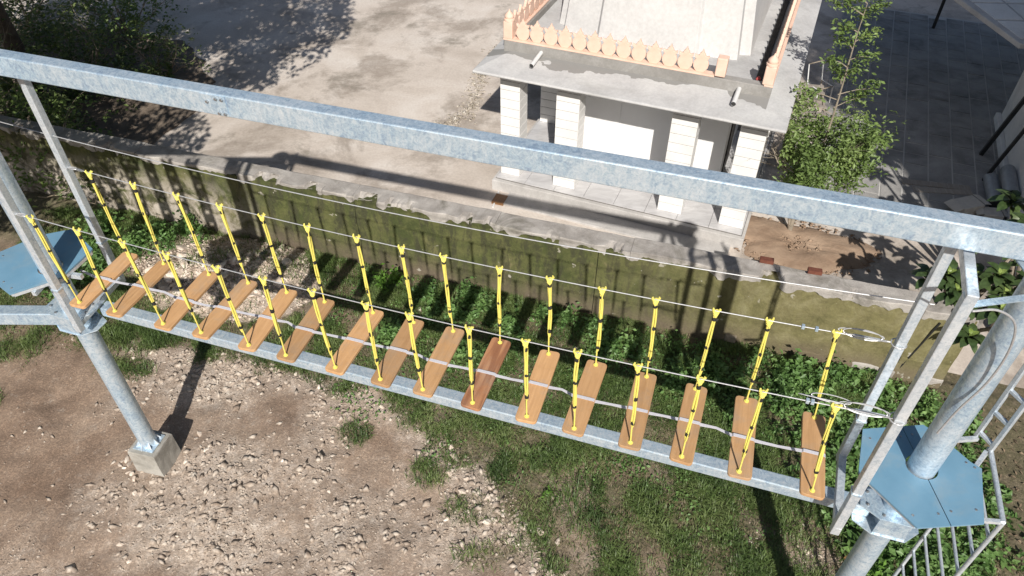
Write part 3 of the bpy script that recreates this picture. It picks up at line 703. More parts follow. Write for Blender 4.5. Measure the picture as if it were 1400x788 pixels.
for i in range(16):
    s0, st_ = PS[i], TS[i]; z0 = 3.845+random.uniform(-.012, .012)
    lab = 'tan wooden '+DRY[i]+', on yellow ropes' if i != 9 else 'dark-streaked reddish wooden plank hung on yellow ropes among tan ones'
    root = thing('swing_plank', S(s0, 4.95, z0), lab, 'plank', 'hanging planks of the rope bridge', ANG+R(random.uniform(-2.0, 2.0)))
    # board, rounded corners, local axes: x along bridge, y across
    hw, hl, rc = .114, .510, .04; poly = []
    for cx_, cy_, a0 in ((hw-rc, hl-rc, 0), (-hw+rc, hl-rc, 90), (-hw+rc, -hl+rc, 180), (hw-rc, -hl+rc, 270)):
        for k in range(5): an = R(a0+22.5*k); poly.append((cx_+rc*math.cos(an), cy_+rc*math.sin(an)))
    bd_ = MB().prism(poly, -.02, .02).build('board', 'plank_streaked' if i == 9 else 'plank_wood', root, bevel=.005)
    bd_.rotation_euler = (R(random.uniform(-.8, .8)), R(random.uniform(-4, 4)), 0)
    for sg, nm in ((-1, 'near'), (1, 'far')):
        y0 = .45*sg
        top = V((st_-s0+random.uniform(-.01, .01), y0, cable_z(st_)-z0)); foot = V((random.uniform(-.012, .012), y0, .018)); L = (top-foot).length
        rope = MB()
        ax = (top-foot).normalized(); u = V((1, 0, 0)); u = (u-ax*u.dot(ax)).normalized(); v2 = ax.cross(u)
        ph = random.uniform(0, 6); bow = random.uniform(-.014, .014)
        split = random.uniform(.22, .3)          # single strand at the foot, bundle of four above
        rope.tube([foot, foot+(top-foot)*(split+.02)], .0085, 7)
        for k in range(3):
            pts = []
            for q in range(15):
                f_ = split-.04+(1-split+.03)*q/14; an = ph+k*2*math.pi/3+f_*2.2
                rr = .0125*(1+.22*math.sin(q*.8+k+i)); rr *= min(1, (f_-split+.06)*14)
                pts.append(foot+(top-foot)*f_+u*(rr*math.cos(an)+bow*math.sin(math.pi*min(1, max(0, f_))))+v2*rr*math.sin(an))
            rope.tube(pts, .0098, 6)
        ro = rope.build('rope', 'yellow_rope', root, smooth=True)
        # knot over the cable: a fat overhand bundle with two ears
        kn = MB(); kp = foot+(top-foot)*.985
        for k in range(3):
            pts = []
            for q in range(11):
                an = 2*math.pi*q/10+k; pts.append(kp+V((.020*math.cos(an)*(.75+.25*k), .020*math.sin(an), -.03+.02*k+.008*math.sin(an*2))))
            kn.tube(pts, .0115, 6, False)
        for e in (-1, 1):
            kn.tube([kp+V((0, 0, -.015)), kp+V((.018*e, .006*e, .012)), kp+V((.034*e+random.uniform(-.008, .008), .012*e, .035)), kp+V((.030*e, .004, .052+random.uniform(-.012, .012)))], [.013, .014, .012, .007], 6)
        kn.build('knot', 'yellow_rope', ro, smooth=True)
        for f_ in (.92+random.uniform(-.015, .015), .60+random.uniform(-.06, .06), .29+random.uniform(-.05, .05)):
            c = foot+(top-foot)*f_+u*bow*math.sin(math.pi*f_); hh = ax*random.uniform(.018, .036)
            MB().tube([c-hh*.7, c+hh*.7], .0222, 10).build('tape_band', 'black_tape', ro, smooth=True)
        MB().lathe((foot.x, foot.y, .0205), [(.027, 0), (.027, .006), (.016, .007), (.018, .022), (.010, .03)], 12).build('foot_knot', 'yellow_rope', root, smooth=True)
# hand cables
def spline(P, n=6):
    P = [V(q) for q in P]; Q = [P[0]*2-P[1]]+P+[P[-1]*2-P[-2]]; out = []
    for i in range(1, len(Q)-2):
        a_, b_, c_, d_ = Q[i-1:i+3]
        for k in range(n):
            u = k/n; out.append(.5*((b_*2)+(c_-a_)*u+(a_*2-b_*5+c_*4-d_)*u*u+(b_*3-a_-c_*3+d_)*u**3))
    return out+[P[-1]]
def catenary(t, s0, s1, zf, n=40): return [S(s0+(s1-s0)*k/n, t, zf(s0+(s1-s0)*k/n)) for k in range(n+1)]
def loop(c, du, dv, a_, b_, n=18): return [tuple(V(c)+V(du)*a_*math.cos(2*math.pi*k/n)+V(dv)*b_*math.sin(2*math.pi*k/n)) for k in range(n+1)]
for t, lab, sl, sr in ((4.50, 'steel hand cable on the near rope row, doubled with a turnbuckle at the ladder portal', -7.09, 1.85), (5.40, 'steel hand cable on the far rope row facing the mossy wall', -7.2, 1.91)):
    c = thing('hand_cable', S(sl, t, cable_z(sl)), lab, 'cable', 'hand cables of the rope bridge'); o = tuple(c.location)
    MB().tube(catenary(t, sl, 1.45, cable_z), .0056, 6).build('wire', 'steel_cable', c, o, smooth=True)
    dd = (*BD, 0)
    # eye at the left end
    MB().tube(loop(S(sl+.06, t, cable_z(sl+.06)), dd, (*BN, 0), .06, .02), .006, 6, False).build('eye_loop', 'steel_cable', c, o)
    MB().tube([S(sl+.12, t, cable_z(sl+.12)), S(sl+.2, t, cable_z(sl+.2))], .016, 8).build('cable_clamp', 'bolt_steel', c, o)
    # slack returns and thimble loops at the right end
    z1 = cable_z(1.65)
    for k_, (c_, a_, b_, dz_) in enumerate(((1.66, .19, .07, 0), (1.63, .17, .045, .02), (1.68, .15, .055, -.015), (1.62, .2, .03, .01))+(((1.30, .2, .04, 0), (1.36, .16, .03, .015)) if t < 5 else ())):
        MB().tube(loop(S(c_, t+.01*k_, z1+dz_), dd, (.7*BN[0], .7*BN[1], .7 if k_ % 2 else -.7), a_, b_), .0048, 6, False).build('slack_loop', 'steel_cable', c, o)
    MB().tube([S(1.44, t, cable_z(1.44)), S(1.6, t, cable_z(1.6)), S(sr-.03, t, z1+.01)], .0075, 6).build('end_wire', 'steel_cable', c, o)
    MB().tube([S(1.55, t, z1), S(1.78, t, z1+.005)], .014, 10).build('turnbuckle', 'galvanised_dull', c, o, smooth=True)
    for s_ in (1.12, 1.24) if t > 5 else (1.18, 1.22):
        MB().box(S(s_, t, cable_z(s_)), np.array(dd)*.014, np.array([*BN, 0])*.02, (0, 0, .018)).build('cable_clamp', 'galvanised', c, o, bevel=.003)
    MB().tube(loop(S(sr+.03, t, z1+.01), dd, (*BN, 0), .066, .066), .007, 6, False).build('anchor_loop', 'steel_cable', c, o)
# upper safety line on the far side
MB_ = MB().tube(catenary(5.4, -9.4, 2.05, lambda s_: 5.43+.20*((s_+3.0)/5.0)**2*.95), .0056, 6)
tag(MB_.build('safety_cable', 'steel_cable', None, S(-3, 5.4, 5.4), smooth=True), 'thin pale safety cable strung above the far rope row', 'cable')
# thin wire loop hanging at the pole
tag(MB().tube(spline([S(1.95, 4.5, 6.36), S(2.12, 4.55, 6.37), S(2.30, 4.62, 6.22), S(2.40, 4.68, 5.9), S(2.42, 4.725, 5.5), S(2.36, 4.745, 5.1), S(2.33, 4.76, 4.75)]), .009, 8).build('loose_wire', 'steel_cable', None, S(2.3, 4.6, 5), smooth=True), 'loose grey wire curving from the portal head down the pole', 'wire')
# webbing strap threaded over the planks
mb = MB(); pts = []
for i in range(16):
    tt = 4.93+.02*math.sin(i*2.1)
    for q in (-.112, -.1, 0, .1, .112):
        z = 3.878 if abs(q) < .105 else 3.862
        pts.append((PS[i]+q, tt, z))
    if i < 15: pts.append(((PS[i]+PS[i+1])/2, tt+.01, 3.862+random.uniform(-.012, .006)))
pts = [(-7.2, 4.92, 3.93)]+pts
vs_, fs_ = [], []
for i, (s_, t_, z_) in enumerate(pts):
    tw = .019*(1 if i % 6 else .75)
    for sg in (-1, 1):
        vs_ += [S(s_, t_+sg*tw, z_+.002), S(s_, t_+sg*tw, z_-.002)]
for i in range(len(pts)-1):
    a, b_ = i*4, (i+1)*4
    fs_ += [(a, a+2, b_+2, b_), (a+1, b_+1, b_+3, a+3), (a, b_, b_+1, a+1), (a+2, a+3, b_+3, b_+2)]
tag(mb.add(vs_, fs_).build('webbing_strap', 'webbing', None, S(-3, 4.93, 3.86)), 'grey webbing strap lying across the middle of all the planks', 'strap')
# unseen plank curtain, added on the neighbouring span to cast strip shadows on the wall
for k, xs in enumerate((-6.45, -7.02, -7.52, -8.1, -8.7)):
    cb = thing('shadow_board', (xs, 6.80, 4.45), 'unseen holed board added under the neighbouring top beam to cast wall shadows', 'board', 'unseen boards added for their wall shadows'); o = tuple(cb.location)
    wdt = .14 if k < 4 else .12
    mb = MB()
    for j in range(6):
        z0 = 4.45+.33*j
        mb.box((xs-wdt*.66, 6.80, z0+.165), (wdt*.34, 0, 0), (0, .012, 0), (0, 0, .165)); mb.box((xs+wdt*.66, 6.80, z0+.165), (wdt*.34, 0, 0), (0, .012, 0), (0, 0, .165))
        mb.box((xs, 6.80, z0+.12), (wdt*.32, 0, 0), (0, .011, 0), (0, 0, .12))
    mb.build('board', 'plank_wood', cb, o)
    MB().tube([(xs, 6.80, 6.40), (xs, 6.80, 6.57)], .012, 6).build('shadow_board_hanger', 'yellow_rope', cb, o)

# ================================================================== TEMPLE
TA0, TA1 = -5.75, -.22
tp = thing('temple', E(-3, 14.5, 0), 'small unfinished white-tiled temple with grey roof and peach parapet', 'temple'); o = tuple(tp.location)
MB().cub(E, -5.86, -.12, 12.92, 19.6, -.05, .27).build('plinth', 'plinth_concrete', tp, o, bevel=.015)
fl = MB().cub(E, -5.80, -.18, 13.02, 19.5, .27, .282).build('porch_floor', 'tile_joint', tp, o)
a = -5.79
while a < -.3:
    b_ = 13.03
    a1 = min(a+.7, -.19)
    while b_ < 16.6:
        MB().cub(E, a+.004, a1-.004, b_+.004, b_+.696, .282, .30).build('floor_tile', 'marble_floor', fl, o)
        b_ += .7
    a = a1
MB().cub(E, -5.4, -.35, 12.45, 12.92, -.05, .055).build('apron', 'plinth_concrete', tp, o, bevel=.01)
def column(a0, a1, b0, b1):
    c = MB().cub(E, a0+.012, a1-.012, b0+.012, b1-.012, .30, 2.96).build('column', 'tile_joint', tp, o)
    z = .30; k = 0
    while z < 2.94:
        z1 = min(z+.212, 2.955)
        MB().cub(E, a0, a1, b0, b1, z+.006, z1-.006).build('tile', 'white_tile', c, o, bevel=.003); z = z1
for a0, a1 in ((-5.75, -5.30), (-4.48, -3.97), (-2.05, -1.53), (-.72, -.22)): column(a0, a1, 13.23, 13.68)
column(-5.75, -5.30, 15.75, 16.2); column(-.72, -.22, 15.75, 16.2); column(-5.75, -5.30, 18.3, 18.75); column(-.72, -.22, 18.3, 18.75)
# sanctum walls with narrow openings
sc_ = MB().cub(E, -4.72, -1.02, 14.55, 18.8, .30, 2.96).build('sanctum_wall', 'white_panel', tp, o, bevel=.01)
MB().cub(E, -3.56, -3.40, 14.53, 14.55, .30, 2.9).build('wall_pilaster', 'white_panel', tp, o)
MB().cub(E, -4.722-.03, -4.72, 15.0, 15.9, .31, 2.4).build('side_door', 'door_dark', tp, o)
MB().cub(E, -1.02, -.99, 15.0, 15.9, .31, 2.4).build('side_door', 'door_dark', tp, o)
# eave slab: sloping chajja
ea0, ea1, eb0, eb1 = -6.17, .10, 12.75, 20.2
outer = [E(ea0, eb0, 0), E(ea1, eb0, 0), E(ea1, eb1, 0), E(ea0, eb1, 0)]
inner = [E(ea0+.5, eb0+1.0, 0), E(ea1-.5, eb0+1.0, 0), E(ea1-.5, eb1-.5, 0), E(ea0+.5, eb1-.5, 0)]
vs_ = [(x, y, 2.93) for x, y, _ in outer]+[(x, y, 2.985) for x, y, _ in outer]+[(x, y, 3.09) for x, y, _ in inner]+[(x, y, 2.96) for x, y, _ in inner]
fs_ = []
for k in range(4):
    q = (k+1) % 4; fs_ += [(k, q, 4+q, 4+k), (4+k, 4+q, 8+q, 8+k), (12+k, 12+q, q, k)]
fs_ += [(8, 9, 10, 11), (15, 14, 13, 12)]
MB().add(vs_, fs_).build('eave_slab', 'damp_concrete', tp, o, bevel=.02)
# parapet kerb
kf, ka0, ka1, kb1 = 13.70, -5.86, -.36, 19.8
par = MB()
par.cub(E, ka0, ka1, kf, kf+.20, 3.0, 3.30); par.cub(E, ka0+.003, ka0+.2, kf+.2, kb1, 3.0, 3.297); par.cub(E, ka1-.2, ka1-.003, kf+.2, kb1, 3.0, 3.297)
par = par.build('parapet_kerb', 'kerb_concrete', tp, o, bevel=.012)
MB().cub(E, ka0+.2, ka1-.2, kf+.2, kb1, 3.09, 3.15).build('roof_deck', 'roof_concrete', tp, o)
# peach ledge, balusters and posts
pl_ = MB(); pl_.cub(E, ka0-.01, -1.46, kf-.012, kf+.17, 3.302, 3.335); pl_.cub(E, ka0-.008, ka0+.16, kf+.17, kb1, 3.302, 3.333); pl_.cub(E, ka1-.16, ka1+.008, kf-.01, kb1, 3.302, 3.333)
pl_.build('parapet_ledge', 'peach_plaster', tp, o, bevel=.004)
prof = [(-.075, 0), (-.10, .03), (-.140, .09), (-.148, .15), (-.135, .21), (-.105, .25), (-.138, .285), (-.142, .335), (-.095, .315), (-.062, .325), (-.055, .36), (-.028, .385), (0, .455)]
prof = prof+[(-x, z) for x, z in prof[-2::-1]]
me_b = MB(); nP = len(prof)
me_b.add([(x, -.03, z) for x, z in prof]+[(x, .03, z) for x, z in prof], [tuple(range(nP)), tuple(range(nP, 2*nP))[::-1]]+[(i, nP+i, nP+(i+1) % nP, (i+1) % nP) for i in range(nP)])
first = None
def baluster(a, b, rz):
    global first
    if first is None:
        first = me_b.build('baluster', 'peach_plaster', tp); ob = first
        md = ob.modifiers.new('bevel', 'BEVEL'); md.width = .006; md.segments = 1; md.limit_method = 'ANGLE'; md.angle_limit = R(50)
    else: ob = first.copy(); COL.objects.link(ob)
    p = E(a, b, 3.335); ob.parent = tp; ob.location = (p[0]-o[0], p[1]-o[1], p[2]-o[2]); ob.rotation_euler = (0, 0, -TH+rz)
for k in range(13): baluster(-5.46+.3085*k, kf+.08, 0)
for k in range(18): baluster(ka0+.08, kf+.42+.3085*k, R(-90))
for k in range(18): baluster(ka1-.08, kf+.42+.3085*k, R(90))
def post(a, b, fin):
    p = E(a, b, 3.335)
    c = MB().cub(E, a-.10, a+.10, b-.10, b+.10, 3.33, 3.70).build('corner_post', 'peach_plaster', tp, o, bevel=.02)
    if fin: MB().lathe((p[0], p[1], 3.70), [(.115, 0), (.115, .035), (.085, .045), (.10, .075), (.095, .11), (.06, .15), (.02, .19), (.006, .23)], 16).build('finial', 'peach_plaster', c, o, smooth=True)
post(ka0+.09, kf+.09, True); post(-1.36, kf+.085, False); post(ka1-.10, kf+.09, True)
tag(MB().cub(E, ka1-.36, ka1-.24, kf+.5, kb1-.1, 3.152, 3.19).build('shadow_strip', 'shadow_black', None, E(ka1-.3, kf+3, 3.15), bevel=.012), 'black strip added on the temple roof to darken the shadow inside its long parapet', 'strip')  # strip added to blacken the baluster shadow on the deck
# rain spouts
for a in (-5.02, -.95):
    MB().tube([E(a, kf+.02, 3.16), E(a+.0, kf-.56, 3.12)], .045, 14, False).build('rain_spout', 'pvc_grey', tp, o, smooth=True)
    MB().tube([E(a, kf-.557, 3.12), E(a, kf-.55, 3.12)], .040, 14).build('spout_mouth', 'dark_void', tp, o)
# tower: stepped plan tapering upwards
ca_, cb_ = -3.08, 16.95
half = [(0, -2.2), (1.05, -2.2), (1.10, -2.12), (1.88, -2.02), (1.88, -1.75), (2.10, -1.70), (2.10, 0)]
plan = [(x, y) for x, y in half]+[(x, -y) for x, y in half[::-1][1:]]; plan = plan+[(-x, y) for x, y in plan[::-1][1:-1]]
lv = [(3.14, 1.0), (4.4, .93), (5.6, .82), (6.8, .67), (7.8, .48), (8.4, .3)]
vs_ = []; nP = len(plan)
for z, s_ in lv: vs_ += [E(ca_+x*s_, cb_+y*s_, z) for x, y in plan]
fs_ = [(i*nP+k, i*nP+(k+1) % nP, (i+1)*nP+(k+1) % nP, (i+1)*nP+k) for i in range(len(lv)-1) for k in range(nP)]+[tuple(range((len(lv)-1)*nP, len(lv)*nP))]
MB().add(vs_, fs_).build('tower', 'tower_plaster', tp, o, bevel=.015)
# small red cloth bundle by the corner post
tag(MB().lathe(E(ka1-.3, kf+.3, 3.15), [(.035, 0), (.05, .03), (.04, .09), (.05, .13), (.02, .18)], 10).build('cloth_bundle', 'red_cloth', None, E(ka1-.3, kf+.3, 3.15), smooth=True), 'small red cloth bundle on the temple roof beside the corner post', 'cloth')

# ================================================================== THINGS ON AND BY THE WALL
for (s_, t_, rz), lab in (((2.02, 10.43, .06), 'dark red brick on the wall coping in front of the soil heap, nearer the plumeria'), ((1.23, 10.47, .03), 'dark red brick on the wall coping in front of the soil heap, nearer the temple')):
    q = S(s_, t_, WZ+.12)
    ob = MB().box((0, 0, .035), (.115, 0, 0), (0, .055, 0), (0, 0, .035)).build('brick', 'brick_red', None, bevel=.006)
    ob.location = (q[0], q[1], q[2]+.002); ob.rotation_euler = (0, 0, ANG+rz); tag(ob, lab, 'brick', 'bricks on the wall coping')
ob = MB().box((0, 0, .03), (.14, 0, 0), (0, .17, 0), (0, 0, .03)).build('wooden_offcut', 'board_brown', None, bevel=.006); ob.location = (-.28, 13.72, .012); ob.rotation_euler = (0, 0, -.35)
tag(ob, 'orange-brown wooden offcut on the ground at the temple plinth corner', 'offcut')
tag(MB().tube([(-.43, 13.45, .03), (-.31, 14.02, .05)], .02, 10).build('plastic_pipe', 'pvc_grey', None, (-.4, 13.5, .03)), 'short pale plastic pipe beside the wooden offcut at the plinth corner', 'pipe')
ob = MB().box((0, 0, .02), (.2, 0, 0), (0, .16, 0), (0, 0, .02)).build('wooden_offcut', 'board_brown', None, bevel=.005); ob.location = (4.95, 5.05, .03); ob.rotation_euler = (.08, .05, .5)
tag(ob, 'square brown board lying in the weeds behind the ladder rungs', 'offcut')
# debris pile by the temple: slatted pallet and a bent chair frame
db = thing('broken_pallet', (7.75, 17.6, .05), 'broken grey slatted pallet lying behind the small tree', 'pallet', None, R(-10)); 
for k in range(6): MB().box((0, -.7+.28*k, .2+.05*k), (.5, 0, 0), (0, .06, 0), (0, 0, .012)).build('slat', 'grey_wood', db)
for sg in (-.45, 0, .45): MB().bar((sg, -.85, .14), (sg, .85, .43), .05, .06).build('runner', 'grey_wood', db)
for x_, y_ in ((-.45, .8), (.45, .8)): MB().bar((x_, y_, .0), (x_, y_, .4), .05, .05).build('leg', 'grey_wood', db)
cf = thing('chair_frame', (8.3, 18.3, .05), 'bent metal chair frame beside the broken pallet', 'chair', None, R(25))
for x_ in (-.25, .25):
    MB().tube([(x_, -.25, 0), (x_, -.2, .45), (x_, .22, .45), (x_, .35, .95)], .016, 8).build('side_frame', 'pvc_grey', cf, smooth=True)
    MB().tube([(x_, .25, 0), (x_, .2, .45)], .016, 8).build('leg', 'bark_pale', cf)
MB().tube([(-.25, .35, .95), (.25, .35, .95)], .016, 8).build('back_bar', 'bark_pale', cf); MB().tube([(-.25, -.2, .45), (.25, -.2, .45)], .016, 8).build('seat_bar', 'bark_pale', cf)

# ------------------------------------------------------------------ white building at the right
wb = thing('white_building', E(6.5, 18.5, 0), 'white plastered building with a low skirting in the shade', 'building'); o = tuple(wb.location)
MB().cub(E, 5.22, 12, 14.0, 20.85, -.05, 4.6).build('wall', 'white_plaster', wb, o, bevel=.02)
MB().cub(E, 5.10, 5.22, 14.0, 20.92, -.05, .22).build('skirting', 'white_plaster', wb, o, bevel=.02)
MB().cub(E, 4.9, 12.3, 13.8, 21.1, 4.6, 4.72).build('roof_slab', 'roof_concrete', wb, o)
cn = thing('canopy', E(3.7, 26.3, 0), 'grey tiled canopy slab on a thin post', 'canopy'); o = tuple(cn.location)
cpoly = [E(4.25, 18.1, 0)[:2], E(7.5, 19.2, 0)[:2], E(9, 26.5, 0)[:2], E(1.2, 23.9, 0)[:2]]
slab = MB().prism(cpoly, 3.0, 3.12).build('slab', 'roof_concrete', cn, o, bevel=.02)
MB().tube([E(3.65, 26.4, 0), E(3.65, 26.4, 3.0)], .05, 10).build('post', 'black_metal', cn, o)
for i_ in range(6):
    for j_ in range(6):
        u_, v_ = (i_+.5)/6.5+.03, (j_+.5)/6.5+.03
        p00, p10, p11, p01 = [V((*q, 0)) for q in cpoly]
        def bl(u, v): q = p00*(1-u)*(1-v)+p10*u*(1-v)+p11*u*v+p01*(1-u)*v; return (q.x, q.y)
        h_ = .07
        MB().prism([bl(u_-h_, v_-h_), bl(u_+h_, v_-h_), bl(u_+h_, v_+h_), bl(u_-h_, v_+h_)], 3.12, 3.135).build('roof_tile', 'white_plaster', cn, o)
# black steel frame leaning on the white wall
bf = thing('steel_frame', E(4.88, 18.3, .05), 'black steel frame leaning against the white wall', 'frame'); o = tuple(bf.location)
q0, q1 = V(E(4.70, 18.8, .06)), V(E(4.70, 17.6, .06)); r0, r1 = V(E(5.14, 18.8, 2.3)), V(E(5.14, 17.6, 2.3))
MB().bar(q0, r0, .09, .09).build('side_rail', 'black_metal', bf, o); MB().bar(q1, r1, .07, .07).build('side_rail', 'black_metal', bf, o); MB().bar(r0, r1, .08, .08).build('head_rail', 'black_metal', bf, o)
# pipes, cartons, planks in the corner
for k, (x_, y_, z_, an) in enumerate(((11.0, 13.9, .16, 70), (11.38, 13.7, .16, 64), (11.2, 13.8, .44, 68))):
    dv_ = V((math.cos(R(an)), math.sin(R(an)), 0))*.55; c = V((x_, y_, z_))
    pp = thing('drain_pipe', c-dv_, 'thick grey drain pipe piled by the white wall, '+('lying on the ground beside its twin', 'lying nearest the skirting', 'resting on top of the other two')[k], 'pipe', 'grey drain pipes by the white wall')
    MB().tube([c-dv_, c+dv_], .155, 20, False).build('barrel', 'pvc_pipe', pp, tuple(pp.location), smooth=True)
    MB().tube([c-dv_, c-dv_*.8], .17, 20, False).build('socket', 'pvc_pipe', pp, tuple(pp.location), smooth=True)
    MB().tube([c-dv_*.95, c+dv_*.98], .142, 20).build('bore', 'dark_void', pp, tuple(pp.location))
for k, (x_, y_, wx, wy, h, rz) in enumerate(((10.15, 13.35, .28, .2, .22, .3), (10.6, 13.1, .2, .16, .15, -.2))):
    cb = thing('carton', (x_, y_, .02), ('pale open carton on the yard by the pipes', 'small pale carton tipped beside the pipes')[k], 'carton', None, rz)
    b5 = MB(); b5.box((0, 0, h/2), (wx, 0, 0), (0, wy, 0), (0, 0, h/2)); b5.build('body', 'carton', cb, bevel=.006)
    for sg in (-1, 1): MB().box((sg*wx*1.35, 0, h*.95), (wx*.36, 0, -.03*sg), (0, wy*.97, 0), (0, 0, .004)).build('flap', 'carton', cb)
for k, (x_, y_, L, rz) in enumerate(((9.9, 14.3, .75, -.2), (9.95, 14.05, .65, -.12))):
    ob = MB().box((0, 0, .02), (L, 0, 0), (0, .10, 0), (0, 0, .02)).build('loose_plank', 'grey_wood', None, bevel=.004); ob.location = (x_, y_, .015); ob.rotation_euler = (0, 0, rz)
    tag(ob, ('grey loose plank on the yard, the longer of two by the cartons', 'grey loose plank on the yard, the shorter of two by the cartons')[k], 'plank', 'loose planks by the white wall')

# unseen block, added behind and to the right to shade the paved yard
ab = thing('shade_block', (15, -5, 0), 'unseen tall apartment block added beside the rope course to shade the yard', 'building'); o = tuple(ab.location)
MB().box((15.9, -5, 10.6), (6.3, 0, 0), (0, 4, 0), (0, 0, 10.7)).build('wall', 'shade_block_wall', ab, o)
MB().box((15.9, -5, 21.4), (6.4, 0, 0), (0, 4.2, 0), (0, 0, .15)).build('roof_slab', 'roof_concrete', ab, o)
for fl_ in range(6):
    for k in range(5):
        MB().box((11.0+2.4*k, -.97, 2+3.2*fl_), (.55, 0, 0), (0, .04, 0), (0, 0, .7)).build('shade_block_window', 'window_glass', ab, o)

# ================================================================== STONES
def rock_mesh(seed, flat=.65):
    import bmesh
    bm = bmesh.new(); bmesh.ops.create_icosphere(bm, subdivisions=1, radius=1)
    rs = random.Random(seed)
    st = (rs.uniform(.8, 1.45), rs.uniform(.6, 1), rs.uniform(.35, .7)*flat/.65)
    planes = [(Vector((rs.gauss(0, 1), rs.gauss(0, 1), rs.gauss(0, 1))).normalized(), rs.uniform(.35, .75)) for _ in range(8)]
    for v in bm.verts:
        v.co *= rs.uniform(.85, 1.15)
        for nr, dd in planes:
            k = v.co.dot(nr)
            if k > dd: v.co -= nr*(k-dd)
        v.co = Vector((v.co.x*st[0], v.co.y*st[1], v.co.z*st[2]))
    me = bpy.data.meshes.new('rubble_stone'); bm.to_mesh(me); bm.free(); return me
ROCKS = []
for k in range(8):
    me = rock_mesh(100+k); me.materials.append(M['limestone']); ROCKS.append(me)
DARKS = []
for k in range(2):
    me = rock_mesh(200+k); me.materials.append(M['dark_stone']); DARKS.append(me)
random.seed(31)
def rock(x, y, r, lab, grp, meshes=ROCKS, lift=0.):
    ob = bpy.data.objects.new('rubble_stone', random.choice(meshes)); COL.objects.link(ob)
    z = float(ground_z([x], [y])[0])
    sc_ = r*random.uniform(.85, 1.15); ob.scale = (sc_, sc_*random.uniform(.75, 1.1), sc_*random.uniform(.7, 1))
    ob.location = (x, y, z+r*random.uniform(-.05, .2)+lift); ob.rotation_euler = (random.uniform(-.5, .5), random.uniform(-.5, .5), random.uniform(0, 6.28))
    tag(ob, lab, 'stone', grp)
def scatter(n, fn):
    c = 0; tries = 0
    while c < n and tries < n*60:
        tries += 1
        if fn(): c += 1
def f_dirt():
    x, y = random.uniform(-7.2, 1.2), random.uniform(4.6, 9.2)
    if dist_edge(np.array([x]), np.array([y]))[0] > -.1: return False
    dens = mnoise.fractal(Vector((x*.7+5.5, y*.7-5.5, 2)), 1, 2, 4)
    if random.random() > .35+dens*1.1: return False
    if x < -6 and random.random() < .7: return False
    rock(x, y, random.choice([.035, .04, .045, .05, .055, .065, .08]), 'pale limestone rubble stone lying on the bare soil below the bridge', 'stones on the bare soil'); return True
def f_edge():
    i = random.randrange(4, 11); (ax, ay), (bx, by) = EDGE[i], EDGE[i+1]; t = random.random()
    x, y = ax+(bx-ax)*t+random.gauss(-.14, .16), ay+(by-ay)*t+random.gauss(-.12, .16)
    if y < 4.6: return False
    rock(x, y, random.choice([.04, .045, .05, .06, .075, .1]), 'pale limestone rubble stone along the edge of the turf', 'stones along the turf edge'); return True
def f_heap():
    x, y = random.gauss(-5.9, 1.0), random.gauss(11.0, .6)
    if not inpoly(np.array([x]), np.array([y]), RUBBLE)[0] or x*BN[0]+y*BN[1] > 10.0: return False
    rock(x, y, random.choice([.06, .075, .09, .11, .13, .16]), 'pale rubble stone heaped at the foot of the mossy wall behind the planks', 'stones of the heap by the wall', ROCKS if random.random() < .93 else DARKS, random.uniform(0, .05)); return True
def f_block():
    an, rr = random.uniform(0, 6.28), random.uniform(.36, .75)
    x, y = LP[0]+rr*math.cos(an), LP[1]+rr*math.sin(an)*.9
    rock(x, y, random.choice([.035, .05, .06, .075]), 'pale limestone rubble stone beside the concrete footing block', 'stones round the footing block'); return True
def f_right():
    x, y = random.gauss(4.15, .35), random.gauss(4.95, .22)
    rock(x, y, random.choice([.04, .05, .06, .08]), 'pale stone on the worn patch of turf near the ladder foot', 'stones near the ladder foot'); return True
def f_weeds():
    x = random.uniform(-3.6, 5.0); t_ = random.uniform(8.2, 9.9); y = (t_-BN[0]*x)/BN[1]
    rock(x, y, random.choice([.05, .07, .09, .11]), 'brownish stone half hidden among the weeds by the wall', 'stones among the weeds'); return True
scatter(95, f_dirt); scatter(60, f_edge); scatter(85, f_heap); scatter(22, f_block); scatter(16, f_right); scatter(20, f_weeds)
# gravel: countless small chips as one sheet of real pebbles
OCT = np.array([(1, 0, 0), (-1, 0, 0), (0, 1, 0), (0, -1, 0), (0, 0, 1), (0, 0, -1)], float)
OF = np.array([(0, 2, 4), (2, 1, 4), (1, 3, 4), (3, 0, 4), (2, 0, 5), (1, 2, 5), (3, 1, 5), (0, 3, 5)])
def pebbles(name, xs, ys, rs, m, label):
    n = len(xs); vv = OCT[None]*(.5+.9*rng.random((n, 6, 1)))
    vv = vv*np.stack([.9+.9*rng.random(n), .55+.5*rng.random(n), .25+.4*rng.random(n)], 1)[:, None]*rs[:, None, None]
    a = rng.random(n)*6.28; ca, sa = np.cos(a), np.sin(a)
    x = vv[..., 0]*ca[:, None]-vv[..., 1]*sa[:, None]+xs[:, None]; y = vv[..., 0]*sa[:, None]+vv[..., 1]*ca[:, None]+ys[:, None]
    z = vv[..., 2]+(ground_z(xs, ys)+rs*(-.12+.3*rng.random(n)))[:, None]
    F = (OF[None]+np.arange(n)[:, None, None]*6).reshape(-1, 3)
    return tag(npmesh(name, np.stack([x, y, z], -1).reshape(-1, 3), F, m), label, 'gravel', kind='stuff')
NG = 150000
px, py = rng.uniform(-9, 1.6, NG), rng.uniform(4.4, 10, NG)
de = dist_edge(px, py); dn = fbm(px, py, .7, 5.5, 4)
blob = sum(wt*np.exp(-(((px-bx)/rx)**2+((py-by)/ry)**2)) for bx, by, rx, ry, wt in ((-4.7, 6.4, 1.3, 1.0, .55), (-2.6, 5.3, 2.2, .7, .6), (-5.2, 8.4, .9, .8, .4), (-.6, 6.4, .6, 1.0, .4)))
